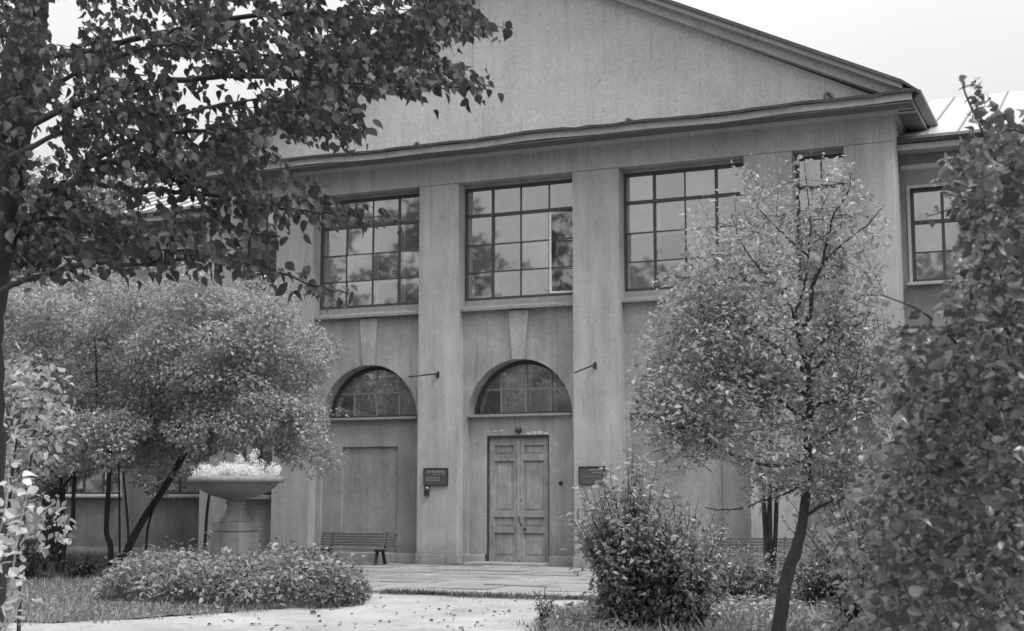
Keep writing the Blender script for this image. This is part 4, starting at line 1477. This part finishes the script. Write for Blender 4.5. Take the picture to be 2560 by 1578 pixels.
# -- slim tree behind, three thin stems
t = root('slim_tree', tuple(ground_pt(1920, 1462)))
tag(t, 'slim triple-stemmed tree standing close to the wall right of centre', 'tree')
o_ = np.array(ground_pt(1920, 1462))
dS = (o_ - CAM) @ FW
for (a, b_, c, r) in ((1905, 1912, 1920, .05), (1925, 1924, 1926, .05), (1942, 1940, 1932, .045)):
    q = [at(c, 1455, dS) - o_, at(b_, 1300, dS) - o_, at(a, 1180, dS) - o_, at(a + 5, 1000, dS) - o_]
    q[0][2] = -0.05
    limb(t, 'trunk', q, r, r * 0.6, M['bark'])
cs = []
while len(cs) < 90:
    u, v = rng.uniform(1760, 2280), rng.uniform(880, 1230)
    p = at(u, v, dS + rng.uniform(-1.4, 1.2))
    if v > 1170 and u < 1880: continue
    if p[1] < -0.9: cs.append(p - o_)
put_leaves(t, clumps(cs, rng.uniform(0.22, 0.42, len(cs)), [150] * len(cs), 0.08, 0.8), TS, M['apple'])

# -- near bush at the right edge (out of focus)
def near_bush(name, label, poly, d0, d1, stemsrc, n, size, mat, singles, spacing):
    t = root(name, (0, 0, 0))
    tag(t, label, 'bush')
    Ls, tw_ = [], MB()
    for pts, dd, r in stemsrc:
        q = [at(u, v, (d0 + d1) / 2 + dd) for u, v in pts]
        pp = limb(t, 'branch', q, r, 0.002, M['twig'], 7)
        Ls.append(leaves_on(pp, spacing, size, 0.35, 0.9, 0.6, t0=0.05))
    c = 0
    tries = 0
    ctr = at(2750, 1700, (d0 + d1) / 2)
    while c < n and tries < 20000:
        tries += 1
        u, v = rng.uniform(1900, 2680), rng.uniform(180, 1640)
        if not inpoly(np.array(u), np.array(v), poly): continue
        if v < 420 and rng.uniform() > 0.6: continue
        d = rng.uniform(d0, d1)
        b = at(u, v, d)
        dv = norm(norm(b - ctr) * 0.6 + rng.normal(0, 0.55, 3))
        ln = rng.uniform(0.1, 0.24)
        e = b + dv * ln
        lv = leaves_on(np.array([b, (b + e) / 2, e]), spacing, size, 0.3, 0.9, 0.6)
        cU, cV = px(lv[0] + norm(lv[1]) * lv[3][:, None] * 0.5)
        ok = inpoly(cU, cV, poly)
        if ok.sum() < 1: continue
        if ok.all(): tw_.tube([b, (b + e) / 2], [0.002, 0.001], 4)
        Ls.append(tuple(x[ok] for x in lv))
        c += 1
    tw_.build('twigs', M['twig'], t)['kind'] = 'stuff'
    put_leaves(t, cat(Ls), TB, M[mat], singles=singles)
    return t


poly1 = [(2400, 200), (2440, 190), (2500, 280), (2700, 240), (2700, 1700), (2120, 1700), (2160, 1500), (2180, 1300), (2230, 1150), (2240, 1050), (2190, 960), (2180, 870), (2230, 820), (2340, 810), (2420, 740), (2410, 680), (2400, 600), (2370, 520), (2330, 450), (2370, 370), (2430, 330)]
near_bush('near_bush', 'broad-leaved bush close to the camera along the right edge', poly1, 4.2, 5.6,
          [([(2700, 1200), (2560, 1000), (2450, 920), (2320, 790), (2200, 735)], 0, .012), ([(2700, 800), (2600, 600), (2500, 420), (2420, 250), (2405, 205)], .1, .01),
           ([(2700, 1500), (2560, 1350), (2400, 1200), (2250, 1130)], -.2, .012), ([(2650, 1700), (2500, 1100), (2480, 700), (2400, 480)], .2, .014),
           ([(2700, 700), (2560, 560), (2420, 520), (2320, 540)], .3, .008)], 1150, 0.046, 'near', 300, 0.032)
poly2 = [(2280, 880), (2340, 760), (2420, 560), (2700, 400), (2700, 1700), (1960, 1700), (2010, 1570), (2080, 1480), (2070, 1340), (2130, 1200), (2170, 1080), (2230, 950)]
near_bush('near_bush', 'lighter tangled bush behind the one at the right edge', poly2, 7.0, 9.0,
          [([(2600, 1700), (2450, 1400), (2300, 1150), (2240, 900)], 0, .014), ([(2400, 1700), (2250, 1500), (2130, 1400), (2070, 1340)], .1, .012), ([(2700, 1300), (2560, 900), (2480, 600), (2450, 450)], .3, .014)],
          1200, 0.064, 'edge', 300, 0.042)
# trunks to ground so nothing floats
# -- pale sprig plants lower left
t = root('pale_sprig_bush', (0, 0, 0))
tag(t, 'pale-leaved sprigs close to the camera in the lower left corner', 'bush')
Ls = []
for pts, dd, r in (([(0, 1640), (30, 1440), (45, 1340), (60, 1270), (75, 1215)], 0, .006), ([(-60, 1640), (-20, 1400), (10, 1290), (20, 1220), (22, 1170)], .1, .006), ([(-40, 1650), (20, 1560), (50, 1500), (60, 1430)], -.1, .005),
                   ([(-50, 1500), (-10, 1420), (15, 1370), (20, 1330)], .2, .004)):
    q = [at(u, v, 6.0 + dd) for u, v in pts]
    pp = limb(t, 'stem', q, r, 0.002, M['letter'], 6)
    Ls.append(leaves_on(pp, 0.026, 0.058, 0.05, 1.0, 0.9, t0=0.1))
put_leaves(t, cat(Ls), TB, M['sprig'], singles=150)
# mid-distance leaves at the far left between tree and sprigs
cs = [at(rng.uniform(-120, 130), rng.uniform(930, 1330), rng.uniform(10.5, 12)) for _ in range(60)]
t = root('left_edge_shrub', (0, 0, 0))
tag(t, 'light leafy shrub at the left edge under the linden', 'shrub')
for k in range(5):
    q = at(-100 + 40 * k, 1300, 11.2)
    gq = q.copy(); gq[2] = -0.05
    limb(t, 'stem', [gq, q, at(-80 + 45 * k, 1000, 11.2)], 0.02, 0.006, M['bark'])
put_leaves(t, clumps(cs, rng.uniform(0.10, 0.24, 60), [34] * 60, 0.075, 0.9), TM, M['lilac'])


# ------------------------------------------------------------------ grass, ground cover, litter
def blades(name, pts, h, mat, lean=0.35, w=0.012, parent=None):
    n = len(pts)
    a = rng.uniform(0, 6.28, n)
    D = np.stack([np.cos(a) * lean * rng.uniform(0, 1.6, n), np.sin(a) * lean * rng.uniform(0, 1.6, n), np.ones(n)], 1)
    b = rng.uniform(0, 6.28, n)
    N = np.stack([np.cos(b), np.sin(b), np.zeros(n)], 1)
    T = (np.array([(-w, 0, 0), (w, 0, 0), (w * 0.6, 0.55, 0.06), (-w * 0.6, 0.55, 0.06), (0, 1, 0.25)]) * np.array([1 / 0.12, 1, 1]), [(0, 1, 2, 3), (3, 2, 4)])
    me = leaves_mesh(name, pts, D, N, h * rng.uniform(0.4, 1.3, n), T, mat)
    o = link(name, me, None, parent)
    tag(o, kind='stuff')
    return o


def ragged(poly, amp=0.10, step=0.25):
    out = []
    for i in range(len(poly)):
        a, b_ = np.array(poly[i], float), np.array(poly[(i + 1) % len(poly)], float)
        m = max(1, int(np.linalg.norm(b_ - a) / step))
        for k in range(m):
            out.append(a + (b_ - a) * k / m + rng.normal(0, amp, 2))
    return [tuple(q) for q in out]


def scatter(poly, n, zf=0.0):
    poly = np.array(poly)
    lo, hi = poly.min(0), poly.max(0)
    out = []
    tot = 0
    while tot < n:
        p = rng.uniform(lo, hi, (n, 2))
        k = inpoly(p[:, 0], p[:, 1], poly)
        # patchy growth
        q = np.sin(p[:, 0] * 2.1 + 1.3 * np.sin(p[:, 1] * 1.7)) * np.cos(p[:, 1] * 2.7 + np.sin(p[:, 0] * 3.1))
        k &= rng.uniform(0, 1, n) < 0.72 + 0.28 * q
        p = p[k]
        out.append(p); tot += len(p)
    p = np.concatenate(out)[:n]
    return np.concatenate([p, np.full((n, 1), zf)], 1)


lawnL = [(-14, 0.9), (-8.4, 0.9), (-8.4, -1.0), (-6.4, -1.6), (-3.4, -3.5), (0.6, -8.6), (1.45, -10.4), (1.25, -11.7), (0.75, -13.2), (0.2, -14.3), (-0.6, -14.7), (-2.2, -14.4), (-8, -13.4), (-14, -12.6)]
lawnR = [(5.35, -10.6), (5.3, -9.6), (5.3, -8.7), (6.2, -8.3), (6.9, -2.5), (9.5, -0.6), (22, 0.6), (22, -17), (7.6, -15.6), (6.3, -14.0), (5.95, -13.2), (5.6, -12.1), (5.4, -11.4)]
sheet('lawn', ragged(lawnL), 0.010, M['soil'])
sheet('lawn', ragged(lawnR), 0.010, M['soil'])
a = scatter(lawnL, 60000)
o = blades('grass', a, 0.13, M['grass'])
tag(o, 'rough grass of the left lawn around the round bed', 'grass')
ed = []
for poly in (lawnL, lawnR):
    rg = np.array(ragged(poly, 0.16, 0.05))
    ed.append(np.repeat(rg, 11, 0) + rng.normal(0, 0.07, (len(rg) * 11, 2)))
ed = np.concatenate(ed)
o = blades('grass', np.concatenate([ed, np.zeros((len(ed), 1))], 1), 0.08, M['grass'], 0.7)
tag(o, 'short ragged grass creeping over the edges of the sand', 'grass')
# clover-like low leaves in the lawns
pl = scatter(lawnL, 22000, 0.03)
n = len(pl)
pl[:, 2] = rng.uniform(0.02, 0.10, n)
o = link('ground_cover', leaves_mesh('ground_cover', pl, rng.normal(0, 1, (n, 3)) * [1, 1, 0.3], rng.normal(0, 0.35, (n, 3)) + [0, 0, 1], 0.055 * rng.uniform(0.6, 1.3, n), TS, M['cover']))
tag(o, 'low leafy weeds among the grass of the left lawn', 'ground cover', kind='stuff')
a = scatter(lawnR, 60000)
o = blades('grass', a, 0.17, M['grass'])
tag(o, 'rough grass under the fruit tree on the right', 'grass')
pl = scatter(lawnR, 42000, 0.03)
n = len(pl)
hf = 0.14 + 0.12 * np.sin(pl[:, 0] * 1.9) * np.cos(pl[:, 1] * 1.3 + 1)
pl[:, 2] = rng.uniform(0.3, 1.0, n) * np.clip(hf, 0.05, 1)
o = link('ground_cover', leaves_mesh('ground_cover', pl, rng.normal(0, 1, (n, 3)) * [1, 1, 0.3], rng.normal(0, 0.35, (n, 3)) + [0, 0, 1], 0.07 * rng.uniform(0.6, 1.3, n), TM, M['cover']))
tag(o, 'pale leafy weeds covering the ground on the right', 'ground cover', kind='stuff')
cs = []
while len(cs) < 330:
    x, y = rng.uniform(3.6, 15), rng.uniform(-9, -1.2)
    if x < 4.6 and y < -4: continue
    if x < 7.0 and y < -7.5: continue
    cs.append(np.array([x, y, rng.uniform(0.05, 0.42) * (0.6 if y < -6 else 1.0)]))
o = link('tall_weeds', leaves_mesh('tall_weeds', *clumps(cs, rng.uniform(0.15, 0.34, len(cs)), [75] * len(cs), 0.065, 1.0), TM, M['cover']))
tag(o, 'knee-high pale weeds before the wall on the right', 'weeds', kind='stuff')
# strip of grass along the edge of the slabs
n = 5200
x = rng.uniform(1.25, 7.2, n)
wv = 0.10 + 0.07 * np.sin(x * 2.3) + 0.05 * np.sin(x * 5.1)
y = -8.42 + 0.06 * np.sin(x * 1.3) + rng.normal(0, 1, n) * wv * 0.8
hgt = 1.0 + 0.8 * np.exp(-((x - 2.7) / 0.5) ** 2)
o = blades('grass', np.stack([x, y, np.zeros(n)], 1), 0.075, M['near'], 0.6)
tag(o, 'thin dark strip of grass between the slabs and the sand', 'grass')
# weeds at the wall foot and in joints
n = 900
x = np.concatenate([rng.uniform(-3.6, -2.4, 400), rng.normal(-1.4, 0.15, 120), rng.uniform(-3, 6, 380)])
y = np.concatenate([rng.normal(-0.15, 0.05, 400), rng.normal(-0.06, 0.04, 120), -8.1 + rng.integers(0, 8, 380) + rng.normal(0, 0.02, 380)])
o = blades('weeds', np.stack([x, y, np.zeros(n)], 1), 0.05, M['near'], 0.7)
tag(o, 'sparse weeds in the slab joints and along the wall foot', 'weeds')
# litter on the sand: stones and dead leaves
m_ = MB()
for k in range(110):
    x, y = rng.uniform(-1, 7.2), rng.uniform(-14.5, -8.8)
    if not inpoly(np.array(x), np.array(y), court): continue
    r = rng.uniform(0.01, 0.03) * (1.8 if k % 17 == 0 else 1)
    i = len(m_.v)
    for j in range(6):
        th = j * math.pi / 3 + rng.uniform(-0.2, 0.2)
        m_.v.append((x + r * math.cos(th), y + r * math.sin(th), 0.0))
    for j in range(6):
        th = j * math.pi / 3 + rng.uniform(-0.3, 0.3)
        m_.v.append((x + 0.6 * r * math.cos(th), y + 0.6 * r * math.sin(th), r * 0.7))
    for j in range(6):
        j2 = (j + 1) % 6
        m_.f.append((i + j, i + j2, i + 6 + j2, i + 6 + j))
    m_.f.append(tuple(i + 6 + j for j in range(6)))
tag(m_.build('gravel', M['bark2']), 'scattered small stones on the pale sand', 'stones', kind='stuff')
pl = scatter([(-1, -14.5), (6.5, -14.5), (6.5, -8.8), (1.8, -8.8)], 110, 0.015)
n = len(pl)
o = link('fallen_leaves', leaves_mesh('fallen_leaves', pl, rng.normal(0, 1, (n, 3)) * [1, 1, 0.1], rng.normal(0, 0.3, (n, 3)) + [0, 0, 1], 0.06 * rng.uniform(0.6, 1.3, n), TM, M['near']))
tag(o, 'dead leaves lying about on the sand path', 'leaves', kind='stuff')

# ------------------------------------------------------------------ park trees across the forecourt (mirrored in the panes)
cs, rs, pn = [], [], []
for k in range(330):
    x = rng.uniform(-85, 24)
    hmax = np.interp(x, [-85, -38, -33, -27, -22, -17, -10, -4, 4, 24], [23, 24, 22.5, 17, 18.5, 15, 15.5, 17, 21, 21])
    cs.append(np.array([x, -62 + rng.uniform(-4, 4), rng.uniform(1, 1 + 1 * hmax) - 1])); rs.append(rng.uniform(1.2, 2.4)); pn.append(130)
o = link('treeline', leaves_mesh('treeline', *clumps(cs, rs, pn, 0.7, 0.9), TS, M['linden']))
tag(o, 'dark park trees across the forecourt, mirrored in the window panes', 'trees', kind='stuff')
